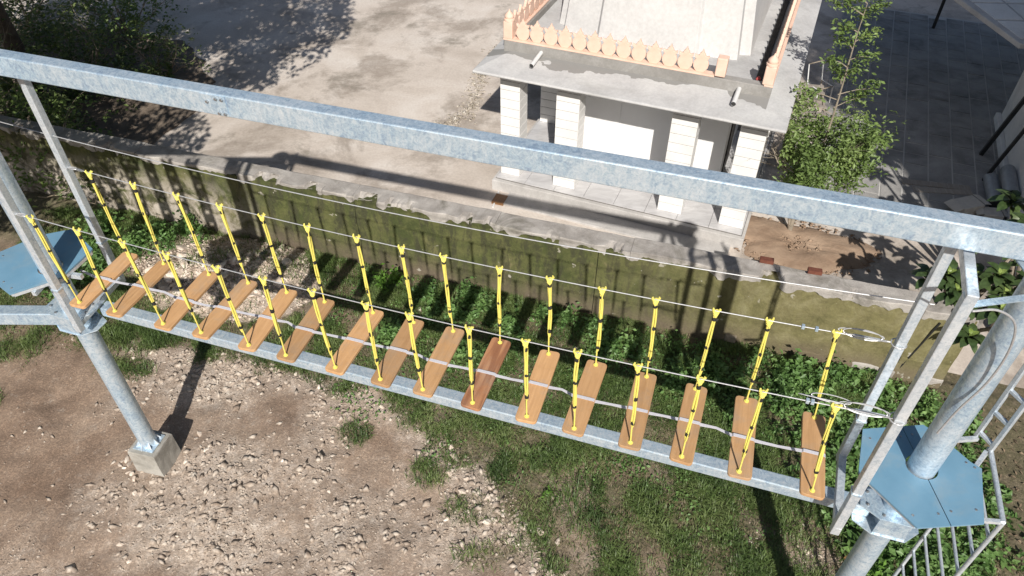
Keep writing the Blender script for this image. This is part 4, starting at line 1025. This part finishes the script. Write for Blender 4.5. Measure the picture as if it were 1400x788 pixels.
keep = (de < .15) & (rng.random(NG) < np.clip(.06+dn*.8+blob+np.clip(1-np.abs(de+.25)/.4, 0, 1)*.45, .03, 1)*np.where(px < -6.2, np.clip((px+8.4)/2.2, .06, 1), 1)*.40)
px, py = px[keep], py[keep]
sz = .006+.012*rng.random(len(px))**2+.058*rng.random(len(px))**9
pebbles('gravel', px, py, sz, 'gravel', 'small stone chips strewn over the bare soil')
px, py = rng.normal(-5.9, 1.1, 9000), rng.normal(11.1, .65, 9000); k = inpoly(px, py, RUBBLE) & (px*BN[0]+py*BN[1] < 10.05); px, py = px[k], py[k]
pebbles('rubble_chips', px, py, .012+.04*rng.random(len(px))**2, 'gravel', 'small rubble chips of the heap by the mossy wall')
px, py = rng.normal(4.1, .5, 700), rng.normal(5.0, .3, 700)
pebbles('gravel', px, py, .008+.025*rng.random(700)**2, 'gravel', 'small stone chips on the worn patch near the ladder foot')

seg = [(-2.0, 16.1), (-1.75, 16.8), (-1.1, 18.0), (-.9, 19.9), (-.25, 21.8)]
dpx, dpy = [], []
for (ax, ay), (bx, by) in zip(seg[:-1], seg[1:]):
    t_ = rng.random(420); dpx.append(ax+(bx-ax)*t_+rng.normal(0, .16, 420)); dpy.append(ay+(by-ay)*t_+rng.normal(0, .22, 420))
dpx, dpy = np.concatenate(dpx), np.concatenate(dpy); _gz = ground_z
ground_z_keep = ground_z; ground_z = lambda a, b: np.zeros(len(np.asarray(a)))+.012
pebbles('debris_strip', dpx, dpy, .01+.05*rng.random(len(dpx))**3, 'debris', 'crumbled mortar and earth in a broken line across the courtyard')
ground_z = ground_z_keep
an = rng.random(1500)*6.283; rr = np.sqrt(rng.random(1500))*1.12
ground_z = lambda a, b: np.zeros(len(np.asarray(a)))+.03+.06*np.clip(1-np.hypot((np.asarray(a)-6.1)/1.38, (np.asarray(b)-12.1)/.82), 0, 1)
pebbles('soil_clods', 6.1+1.38*rr*np.cos(an), 12.1-.265*rr*np.cos(an)+.82*rr*np.sin(an), .008+.045*rng.random(1500)**4, 'soil_brown', 'crumbly soil clods on the brown heap round the tree trunk')
ground_z = ground_z_keep
# ================================================================== GRASS AND WEEDS
def blades(name, xs, ys, zs, ln, wd, m, lean=.9, parent=None, org=(0, 0, 0), z_up=1.0):
    n = len(xs); a = rng.random(n)*6.283; le = lean*(.35+.65*rng.random(n))
    dx, dy = np.cos(a), np.sin(a)
    p0 = np.stack([xs, ys, zs], 1); side = np.stack([-dy, dx, np.zeros(n)], 1)*(wd/2)[:, None]
    fw = np.stack([dx, dy, np.zeros(n)], 1)
    mid = p0+fw*(ln*le*.35)[:, None]+np.array([0, 0, 1.])*(ln*.62*z_up)[:, None]
    tip = p0+fw*(ln*le)[:, None]+np.array([0, 0, 1.])*(ln*(1-.45*le)*z_up)[:, None]
    vv = np.stack([p0-side, p0+side, mid-side*.8, mid+side*.8, tip], 1).reshape(-1, 3)
    b = np.arange(n)[:, None]*5
    F = np.concatenate([b+np.array([[0, 1, 3]]), b+np.array([[0, 3, 2]]), b+np.array([[2, 3, 4]])])
    return npmesh(name, vv, F, m, parent, org)
NB = 480000
px, py = rng.uniform(-10.5, 7.2, NB), rng.uniform(4.3, 13.4, NB)
vis = np.abs(px) < .72*(py*.734+10*.68)+.4
tt = px*BN[0]+py*BN[1]; px, py = px[vis & (tt < 10.05)], py[vis & (tt < 10.05)]
cvv = cover(px, py); clump = fbm(px, py, 1.9, 6.6, 3)
k = rng.random(len(px)) < np.clip(cvv*.92+clump*.95*cvv, 0, 1)**1.1
k &= ~((px > 5.0) & (rng.random(len(px)) < .25))
px, py = px[k], py[k]; cl = clump[k]; zs = ground_z(px, py)-.005
dry = rng.random(len(px)) < np.clip(.16-cl*.5, .03, .6)
tag(blades('turf', px[~dry], py[~dry], zs[~dry], (.06+.085*rng.random((~dry).sum()))*(1+cl[~dry]*1.1).clip(.45, 1.9), .007+.007*rng.random((~dry).sum()), 'grass', 1.35), 'matted green turf under and in front of the plank bridge', 'grass', kind='stuff')
tag(blades('dry_turf', px[dry], py[dry], zs[dry], .04+.06*rng.random(dry.sum()), .006+.005*rng.random(dry.sum()), 'dry_grass', 1.9), 'dry straw-coloured blades mixed into the turf', 'grass', kind='stuff')

def leaves(cs, size, flat=.5, aspect=.55, up=None, droop=.0):
    """rhombic folded leaves, two triangles pairs each; returns verts, faces"""
    n = len(cs); a = rng.random(n)*6.283
    nrm = rng.normal(size=(n, 3)); nrm[:, 2] = np.abs(nrm[:, 2])+flat*2; nrm /= np.linalg.norm(nrm, axis=1)[:, None]
    d = np.stack([np.cos(a), np.sin(a), np.zeros(n)-droop], 1); d -= nrm*(d*nrm).sum(1)[:, None]; d /= np.linalg.norm(d, axis=1)[:, None]
    s = np.cross(nrm, d); L = size[:, None]
    p0 = cs-d*L*.5; p3 = cs+d*L*.5-nrm*L*.10
    p1 = cs+s*L*aspect*.5+nrm*L*.08; p2 = cs-s*L*aspect*.5+nrm*L*.08
    vv = np.stack([p0, p1, p3, p2], 1).reshape(-1, 3); b = np.arange(n)[:, None]*4
    F = np.concatenate([b+np.array([[0, 1, 2]]), b+np.array([[0, 2, 3]])]); return vv, F
def weed(x, y, r, h, n, ls, m, lab, grp, cat='weed'):
    z = float(ground_z([x], [y])[0]); org = (x, y, z)
    u = rng.random(n)**.6; a = rng.random(n)*6.283
    lob = 1+.45*np.sin(a*3+x*5)+.3*np.sin(a*5+y*3)
    cs = np.stack([x+r*u*np.cos(a)*lob, y+r*u*np.sin(a)*lob, z+h*(1-u**2)*(.25+.75*rng.random(n)+.6*(rng.random(n) > .93))+.02], 1)
    vv, F = leaves(cs, ls*(.4+1.2*rng.random(n)), .4, .55)
    root_ = np.repeat(np.array([[x, y, z]]), n, 0)+rng.normal(size=(n, 3))*np.array([.006, .006, 0]); c4 = vv.reshape(-1, 4, 3)
    sv = np.stack([root_, root_+[.004, .002, 0], c4[:, 0]], 1).reshape(-1, 3); F = np.concatenate([F, np.arange(n*3).reshape(-1, 3)+len(vv)]); vv = np.concatenate([vv, sv])
    ob = npmesh('weed_plant', vv, F, m, None, org); tag(ob, lab, cat, grp); return ob
random.seed(41)
# broad-leaved weeds between the bridge and the wall
row = []
for k in range(70):
    s_ = random.uniform(-5.2, 4.6); t_ = random.uniform(7.9, 9.85)
    row.append((s_, t_))
for s_, t_ in row:
    x, y, _ = S(s_, t_, 0); r = random.uniform(.16, .38)
    weed(x, y, r, random.uniform(.16, .46), int(70+1000*r*r), random.uniform(.055, .085), 'weed_leaf', 'leafy green weed clump growing in the band between planks and wall', 'weed clumps along the wall')
for s_, t_, r in ((-5.75, 9.6, .20), (-5.55, 9.75, .15)):
    x, y, _ = S(s_, t_, 0)
    weed(x, y, r, .42, 130, .085, 'weed_bright', 'bright green bushy weed at the wall foot near the rubble heap', 'bright weeds at the wall foot')
for s_, t_ in ((-11.4, 8.2), (-11.2, 9.0), (-10.9, 9.5), (-12.0, 8.6), (-10.4, 9.75), (-12.2, 9.3), (-11.8, 7.6)):
    x, y, _ = S(s_, t_, 0); weed(x, y, random.uniform(.35, .6), random.uniform(.35, .6), 420, .085, 'weed_leaf', 'dark leafy weed clump at the shaded end of the wall', 'weed clumps at the shaded end of the wall')
for x, y, r in ((5.6, 7.3, .5), (6.2, 7.9, .5), (5.2, 6.5, .45), (5.9, 6.4, .5), (6.6, 7.0, .5), (4.9, 5.7, .35), (5.5, 5.6, .4), (5.3, 8.3, .4), (6.0, 5.3, .4), (5.9, 4.9, .35), (5.4, 7.0, .4), (6.3, 6.2, .5), (6.9, 7.6, .5), (5.7, 8.5, .4), (5.2, 7.6, .4), (6.5, 5.7, .5), (5.6, 6.0, .45), (5.1, 6.1, .35), (6.4, 8.4, .4), (4.9, 7.2, .35), (7.1, 6.7, .5), (5.25, 4.7, .3), (5.6, 4.6, .35), (6.3, 4.9, .45), (6.7, 5.2, .45), (6.1, 6.9, .45), (6.7, 6.3, .45), (5.5, 5.2, .35), (4.75, 6.4, .35), (7.4, 7.3, .45), (4.6, 7.9, .35), (5.0, 8.6, .35), (7.2, 5.9, .45), (6.2, 7.4, .4)):
    weed(x, y, r, random.uniform(.15, .4), 260, .10, 'weed_leaf', 'broad-leaved weed clump behind the ladder platform', 'weed clumps behind the ladder')
for x, y, r, nn in ((4.95, 5.25, .26, 60), (5.3, 5.15, .24, 50)):
    weed(x, y, r, .3, nn, .20, 'weed_leaf', 'large-leaved ground plant beside the ladder', 'large-leaved plants by the ladder')
weed(5.05, 4.85, .2, .22, 110, .075, 'weed_bright', 'yellow-green small-leaved weed beside the ladder foot', None)
weed(.55, 6.15, .12, .08, 50, .05, 'weed_bright', 'small bright green weed tuft alone in the turf edge', None)
# low ground cover of small leaves
n = 26000; ss_, t_ = rng.uniform(-6.3, 5.2, n), rng.uniform(6.0, 10.0, n); px, py = ss_*BD[0]+t_*BN[0], ss_*BD[1]+t_*BN[1]
k = rng.random(n) < np.clip(fbm(px, py, 1.1, 9.1, 3)*1.2+.12+(t_-8)*.14, 0, 1); k &= ~inpoly(px, py, RUBBLE); px, py = px[k], py[k]
vv, F = leaves(np.stack([px, py, ground_z(px, py)+.02+.06*rng.random(len(px))], 1), .03+.045*rng.random(len(px)), .6, .65)
tag(npmesh('ground_cover', vv, F, 'weed_leaf'), 'low leafy ground cover between the bridge and the wall', 'ground cover', kind='stuff')
# dead leaves, twigs and litter under the shade at the right
n = 1500; px, py = rng.uniform(4.6, 8.6, n), rng.uniform(4.4, 9.6, n); k = px*BN[0]+py*BN[1] < 10.0; px, py = px[k], py[k]
vv, F = leaves(np.stack([px, py, ground_z(px, py)+.012+.02*rng.random(len(px))], 1), .04+.06*rng.random(len(px)), .9, .4)
tag(npmesh('leaf_litter', vv, F, 'litter'), 'dry leaf litter on the shaded soil behind the ladder', 'litter', kind='stuff')

# ================================================================== TREES
def branch(mb, p, d, L, r, depth, tips, spread=.6, up=.15, rs=random, nseg=4):
    pts = [p]; rad = [r]; q = V(p); d = V(d).normalized()
    for i in range(nseg):
        d = (d+V((rs.gauss(0, .16), rs.gauss(0, .16), rs.gauss(0, .12)+up*.2))).normalized(); q = q+d*(L/nseg); pts.append(q.copy()); rad.append(r*(1-.55*(i+1)/nseg))
    mb.tube(pts, rad, 7)
    if depth == 0: tips.append(q.copy()); tips.append(pts[-2].copy()); return
    tips.append(q.copy())
    for k in range(rs.choice([2, 3, 3])):
        nd = (d+V((rs.gauss(0, spread), rs.gauss(0, spread), rs.gauss(.05, spread*.6)))).normalized()
        branch(mb, pts[rs.choice([nseg-2, nseg-1, nseg])], nd, L*rs.uniform(.6, .82), rad[-1]*rs.uniform(.7, .9), depth-1, tips, spread, up, rs, nseg)
def crown(name, tips, n, rad, ls, m, parent, org, keep=None, flat=.3, asp=.5):
    T = np.array([tuple(t) for t in tips]); c = T[rng.integers(0, len(T), n)]
    cs = c+rng.normal(size=(n, 3))*np.array([rad, rad, rad*.7])
    if keep is not None: cs = cs[keep(cs)]
    vv, F = leaves(cs, ls*(.6+.8*rng.random(len(cs))), flat, asp, droop=.3)
    return npmesh(name, vv, F, m, parent, org)
# big tree over the courtyard: crown mostly above the view, casts the dappled shade
rs = random.Random(5)
x, y = -13.0, 18.4; t = thing('shade_tree', (x, y, 0), 'big leafy tree whose crown shades the courtyard beside the wall', 'tree'); o = tuple(t.location)
mb = MB(); tips = []
mb.tube([(x, y, -.1), (x+.1, y-.1, 1.2), (x+.25, y-.35, 2.6), (x+.3, y-.6, 4.0)], [.3, .24, .2, .17], 12)
for k in range(7):
    an = k*.9+.3; branch(mb, (x+.3, y-.6, 3.9), (math.cos(an), math.sin(an)-.05, .75), 2.2, .13, 3, tips, .55, .1, rs)
mb.build('trunk', 'bark', t, o, smooth=True)
def ellcrown(name, c, r, n, ls, m, parent, org, ok, gap=.0, fq=.75, asp=.5):
    u = rng.normal(size=(n, 3)); u /= np.linalg.norm(u, axis=1)[:, None]; cs = np.array(c)+u*(rng.random(n)**.38)[:, None]*np.array(r)
    cs = cs[ok(cs)]; g_ = np.array([mnoise.fractal(Vector(q)*fq, 1, 2, 3) for q in cs.tolist()]); cs = cs[g_ > gap]
    vv, F = leaves(cs, ls*(.6+.8*rng.random(len(cs))), .2, asp, droop=.3); return npmesh(name, vv, F, m, parent, org)
lim = lambda c: c[:, 2] > np.where(c[:, 0] > -11.5, 10.12-.393*c[:, 1], 2.4)
ellcrown('crown', (-10.6, 14.8, 6.7), (5.6, 4.6, 2.9), 60000, .2, 'dark_leaf', t, o, lim, -.05)
# unseen tree added left of the bridge to shade the wall's left end
x, y = -12.4, 8.6; t = thing('shade_tree', (x, y, 0), 'unseen second tree added on the turf side to shade the end of the wall', 'tree'); o = tuple(t.location)
mb = MB(); tips = []; rs = random.Random(6)
mb.tube([(x, y, -.1), (x+.1, y, 1.5), (x+.4, y, 3.2)], [.24, .2, .15], 12)
for k in range(6): branch(mb, (x+.4, y, 3.1), (math.cos(k*1.05)+.2, math.sin(k*1.05), .8), 1.5, .1, 2, tips, .5, .1, rs)
mb.build('trunk', 'bark', t, o, smooth=True)
ellcrown('crown', (-11.0, 9.2, 5.2), (3.4, 2.4, 1.9), 16000, .18, 'dark_leaf', t, o, lambda c: c[:, 0] < -.70*(c[:, 1]*.734+(10-c[:, 2])*.679)-.15, .0)
x, y = 10.6, 3.2; t = thing('dapple_tree', (x, y, 0), 'unseen tall tree added by the shading block to dapple the paved yard', 'tree'); o = tuple(t.location)  # out of view, added to break up the shade edge on the paving
mb = MB(); tips = []; rs = random.Random(16)
mb.tube([(x, y, -.1), (x-.1, y, 4), (x-.5, y+.3, 8), (x-1, y+.6, 11)], [.3, .25, .2, .14], 12)
for k in range(6): branch(mb, (x-.9, y+.5, 10.4), (math.cos(k*1.05)-.3, math.sin(k*1.05)+.2, .6), 1.7, .1, 2, tips, .5, .1, rs)
mb.build('trunk', 'bark', t, o, smooth=True)
ellcrown('crown', (10.2, 4.6, 12.3), (1.7, 4.0, 1.7), 13000, .2, 'dark_leaf', t, o, lambda c: c[:, 2] > 10.5-.393*c[:, 1], .02)
# leafy shrub tangle with creepers at the left end of the wall
SH = ((-10.7, 14.8, 1.15, 2.1, 5200), (-12.6, 16.0, 1.7, 2.9, 8200), (-11.9, 18.6, 1.8, 2.6, 8000), (-14.6, 19.5, 2.1, 3.0, 8000), (-9.5, 14.0, .6, .9, 1500), (-12.0, 22.3, 1.7, 2.4, 6500), (-10.0, 19.6, 1.1, 1.6, 2800), (-15.5, 23.0, 2.2, 2.8, 7000))
SHL = ('dense dark shrub with bare twigs by the tree trunk', 'tall tangled shrub at the shaded end of the wall', 'tangled shrub behind the tree trunk', 'tall shrub in the courtyard corner behind the tangled shrubs', 'small shrub at the wall foot beside the trunk', 'rounded brighter shrub beyond the tangled shrubs', 'low shrub in the tree shade on the courtyard side of the trunk', 'farthest shrub of the thicket beyond the shade tree')
for k, (x, y, r, h, nn) in enumerate(SH):
    t = thing('leafy_shrub', (x, y, 0), SHL[k], 'shrub', 'shrubs beside the shade tree'); o = tuple(t.location)
    rs = random.Random(50+k); mb = MB(); tips = []
    for q in range(7):
        an = q*.95; branch(mb, (x+.1*math.cos(an), y+.1*math.sin(an), 0), (math.cos(an)*.6, math.sin(an)*.6, 1), h*.55, .03, 2, tips, .5, .1, rs)
    mb.build('stem', 'bark_pale', t, o, smooth=True)
    u = rng.normal(size=(nn, 3)); u /= np.linalg.norm(u, axis=1)[:, None]; u[:, 2] = np.abs(u[:, 2]); rr = rng.random(nn)**.4
    ph = np.arctan2(u[:, 1], u[:, 0]); lob = 1+.28*np.sin(ph*3+k)+.2*np.sin(ph*7+u[:, 2]*6)
    cs = np.stack([x+r*u[:, 0]*rr*lob, y+r*u[:, 1]*rr*lob, h*u[:, 2]*rr*(.75+.25*lob)+.1], 1)
    gapn = np.array([mnoise.noise(Vector((a*2.2, b_*2.2, c_*2.2))) for a, b_, c_ in cs]); cs = cs[gapn > .06]
    vv, F = leaves(cs, .115*(.6+.9*rng.random(len(cs))), .45, .5); npmesh('crown', vv, F, 'dark_leaf' if k not in (0, 5) else 'tree_leaf', t, o)
# bare twigs and fallen branch near the trunk
tg = MB(); rs = random.Random(8)
for k in range(16):
    x, y = rs.uniform(-11.2, -8.7), rs.uniform(13.7, 15.6); pts = [V((x, y, .05))]
    for q in range(5): pts.append(pts[-1]+V((rs.gauss(.08, .12), rs.gauss(0, .12), rs.uniform(-.02, .14))))
    tg.tube(pts, [.016, .014, .012, .010, .008, .005], 5)
tag(tg.build('fallen_twigs', 'dead_twig', None, (-10, 14.5, 0)), 'tangle of pale dry twigs between the trunk and the wall', 'twigs', kind='stuff')

# small leafy tree on the soil heap beside the temple, one tall shoot
rs = random.Random(12)
x, y = 6.0, 12.57; t = thing('small_tree', (x, y, .05), 'small leafy tree on the soil heap with one tall shoot', 'tree'); o = tuple(t.location)
mb = MB(); tips = []
mb.tube([(x, y, 0), (x+.02, y+.05, .7), (x+.05, y+.18, 1.35)], [.055, .045, .038], 10)
mb.tube([(x+.02, y, 0), (x-.12, y+.08, .6), (x-.3, y+.2, 1.2)], [.04, .035, .028], 8)
for k in range(13):
    an = k*1.33; branch(mb, (x+rs.uniform(-.2, .1), y+.15, rs.uniform(.9, 1.35)), (math.cos(an)*.95+.22, math.sin(an)*.8+.25, .55), .90, .022, 2, tips, .45, .1, rs, 3)
shoot = []
for k in range(9):
    f_ = k/8; shoot.append(V((x+.35+.12*math.sin(f_*5)*.3+f_*.05, y+.55+f_*.05, 1.2+3.55*f_)))
mb.tube([V((x+.1, y+.25, 1.1))]+shoot, [.03]+[.028-.021*k/8 for k in range(9)], 8)
st_ = []
for f_, an, L in ((.38, 2.9, .62), (.42, .2, .55), (.47, 3.4, .75), (.5, -.3, .6), (.56, 1.5, .35), (.6, .4, .28), (.66, 3.0, .3), (.7, -.5, .34), (.76, 2.2, .28), (.8, .2, .3), (.85, 3.3, .34), (.9, 1.2, .25), (.94, 2.8, .5), (.97, -.2, .2), (1.0, 3.0, .3)):
    p = shoot[0]+(shoot[-1]-shoot[0])*f_
    e = p+V((math.cos(an)*L, math.sin(an)*L*.8, .3*L+.03)); mb.tube([p, (p+e)/2+V((0, 0, .03)), e], [.012, .008, .004], 5)
    m_ = p+(e-p)*.62; st_ += [e, m_, e+V((0, 0, .04)), p+(e-p)*.85]
mb.build('trunk', 'bark_pale', t, o, smooth=True)
nn = 21000; T = np.array([tuple(q) for q in tips]); cs = T[rng.integers(0, len(T), nn)]+rng.normal(size=(nn, 3))*np.array([.17, .17, .14]); cs = cs[cs[:, 2] > .35]
g_ = np.array([mnoise.fractal(Vector(q)*2.6, 1, 2, 3) for q in cs.tolist()]); cs = cs[(g_ > -.06) & (cs[:, 0]*E1[0]+cs[:, 1]*E1[1] > .12)]
T2 = np.array([tuple(q) for q in st_]); c2 = T2[rng.integers(0, len(T2), 1500)]+rng.normal(size=(1500, 3))*np.array([.10, .10, .06])
vv, F = leaves(np.concatenate([cs, c2]), .095*(.6+.8*rng.random(len(cs)+1500)), .35, .42, droop=.2); npmesh('crown', vv, F, 'tree_leaf', t, o)

# plumeria at the end of the wall: rosettes of long leaves
def plum_leaf():
    L, W = .32, .13; vs_, fs_ = [], []
    for k in range(7):
        f_ = k/6; ww = W*.5*(.12, .38, .66, .9, 1.0, .8, .05)[k]; zz = .10*math.sin(f_*2.4)-.12*f_*f_
        vs_ += [(-ww, L*f_, zz+.16*ww), (0, L*f_, zz), (ww, L*f_, zz+.16*ww)]
    for k in range(6):
        a, b_ = k*3, k*3+3; fs_ += [(a, a+1, b_+1, b_), (a+1, a+2, b_+2, b_+1)]
    return MB().add(vs_, fs_)
base_leaf = {}
for mm in ('plumeria_leaf', 'plumeria_young'):
    q = plum_leaf(); me = bpy.data.meshes.new('leaf'); me.from_pydata(q.v, [], q.f); me.materials.append(M[mm]); me.polygons.foreach_set('use_smooth', [True]*len(me.polygons)); base_leaf[mm] = me
def plumeria(x, y, heads, lab, seed, sc_=1.):
    t = thing('plumeria_tree', (x, y, 0), lab, 'tree', 'plumeria trees at the end of the wall, the taller one added unseen'); o = tuple(t.location); rs = random.Random(seed)
    mb = MB()
    mb.tube([(x, y, -.1), (x+.03, y+.02, .6)], [.09, .075], 10)
    for (hx, hy, hz) in heads:
        m1 = V((x+(hx-x)*.35, y+(hy-y)*.35, .6+(hz-.6)*.45)); mb.tube([(x+.03, y+.02, .55), m1, (hx, hy, hz)], [.055, .04, .024], 8)
    mb.build('trunk', 'bark_pale', t, o, smooth=True)
    for (hx, hy, hz) in heads:
        nL = rs.randint(17, 22)
        for k in range(nL):
            yl = k < 3; ob = bpy.data.objects.new('leaf', base_leaf['plumeria_young' if yl else 'plumeria_leaf']); COL.objects.link(ob); ob.parent = t
            ob.location = (hx-o[0], hy-o[1], hz-o[2]+(.03 if yl else -.05*k/nL)); tilt = 58-68*k/nL+rs.uniform(-8, 8)
            ob.rotation_euler = (R(tilt), 0, k*2.4+rs.uniform(-.2, .2)); q = (.5 if yl else .75+.35*rs.random())*sc_; ob.scale = (q*1.15, q, q)
plumeria(7.35, 8.75, [(7.0, 8.85, 2.05), (7.6, 8.6, 2.25), (7.55, 8.15, 1.95), (7.25, 8.45, 1.75), (7.95, 8.3, 2.3), (6.95, 9.15, 1.75), (7.9, 8.9, 2.5), (7.4, 9.2, 2.5), (8.3, 8.9, 2.2), (7.2, 8.0, 1.5), (7.7, 8.4, 2.05), (7.35, 8.75, 2.1), (7.8, 8.0, 1.8), (7.1, 8.6, 1.9), (8.1, 8.55, 2.05)], 'plumeria tree with rosettes of long leaves at the end of the wall', 3)
plumeria(9.0, 9.6, [(8.6, 9.6, 3.0), (9.1, 9.3, 3.3), (8.8, 10.1, 3.6), (9.4, 9.9, 3.4), (8.5, 10.2, 2.5), (9.2, 10.4, 3.9), (8.3, 9.4, 2.6), (9.7, 10.3, 3.1), (8.75, 10.0, 4.3), (9.3, 9.7, 4.5)], 'unseen taller plumeria added beside the pipes to dapple the yard', 4, 1.1)  # out of view, added to throw leaf dapples on the yard
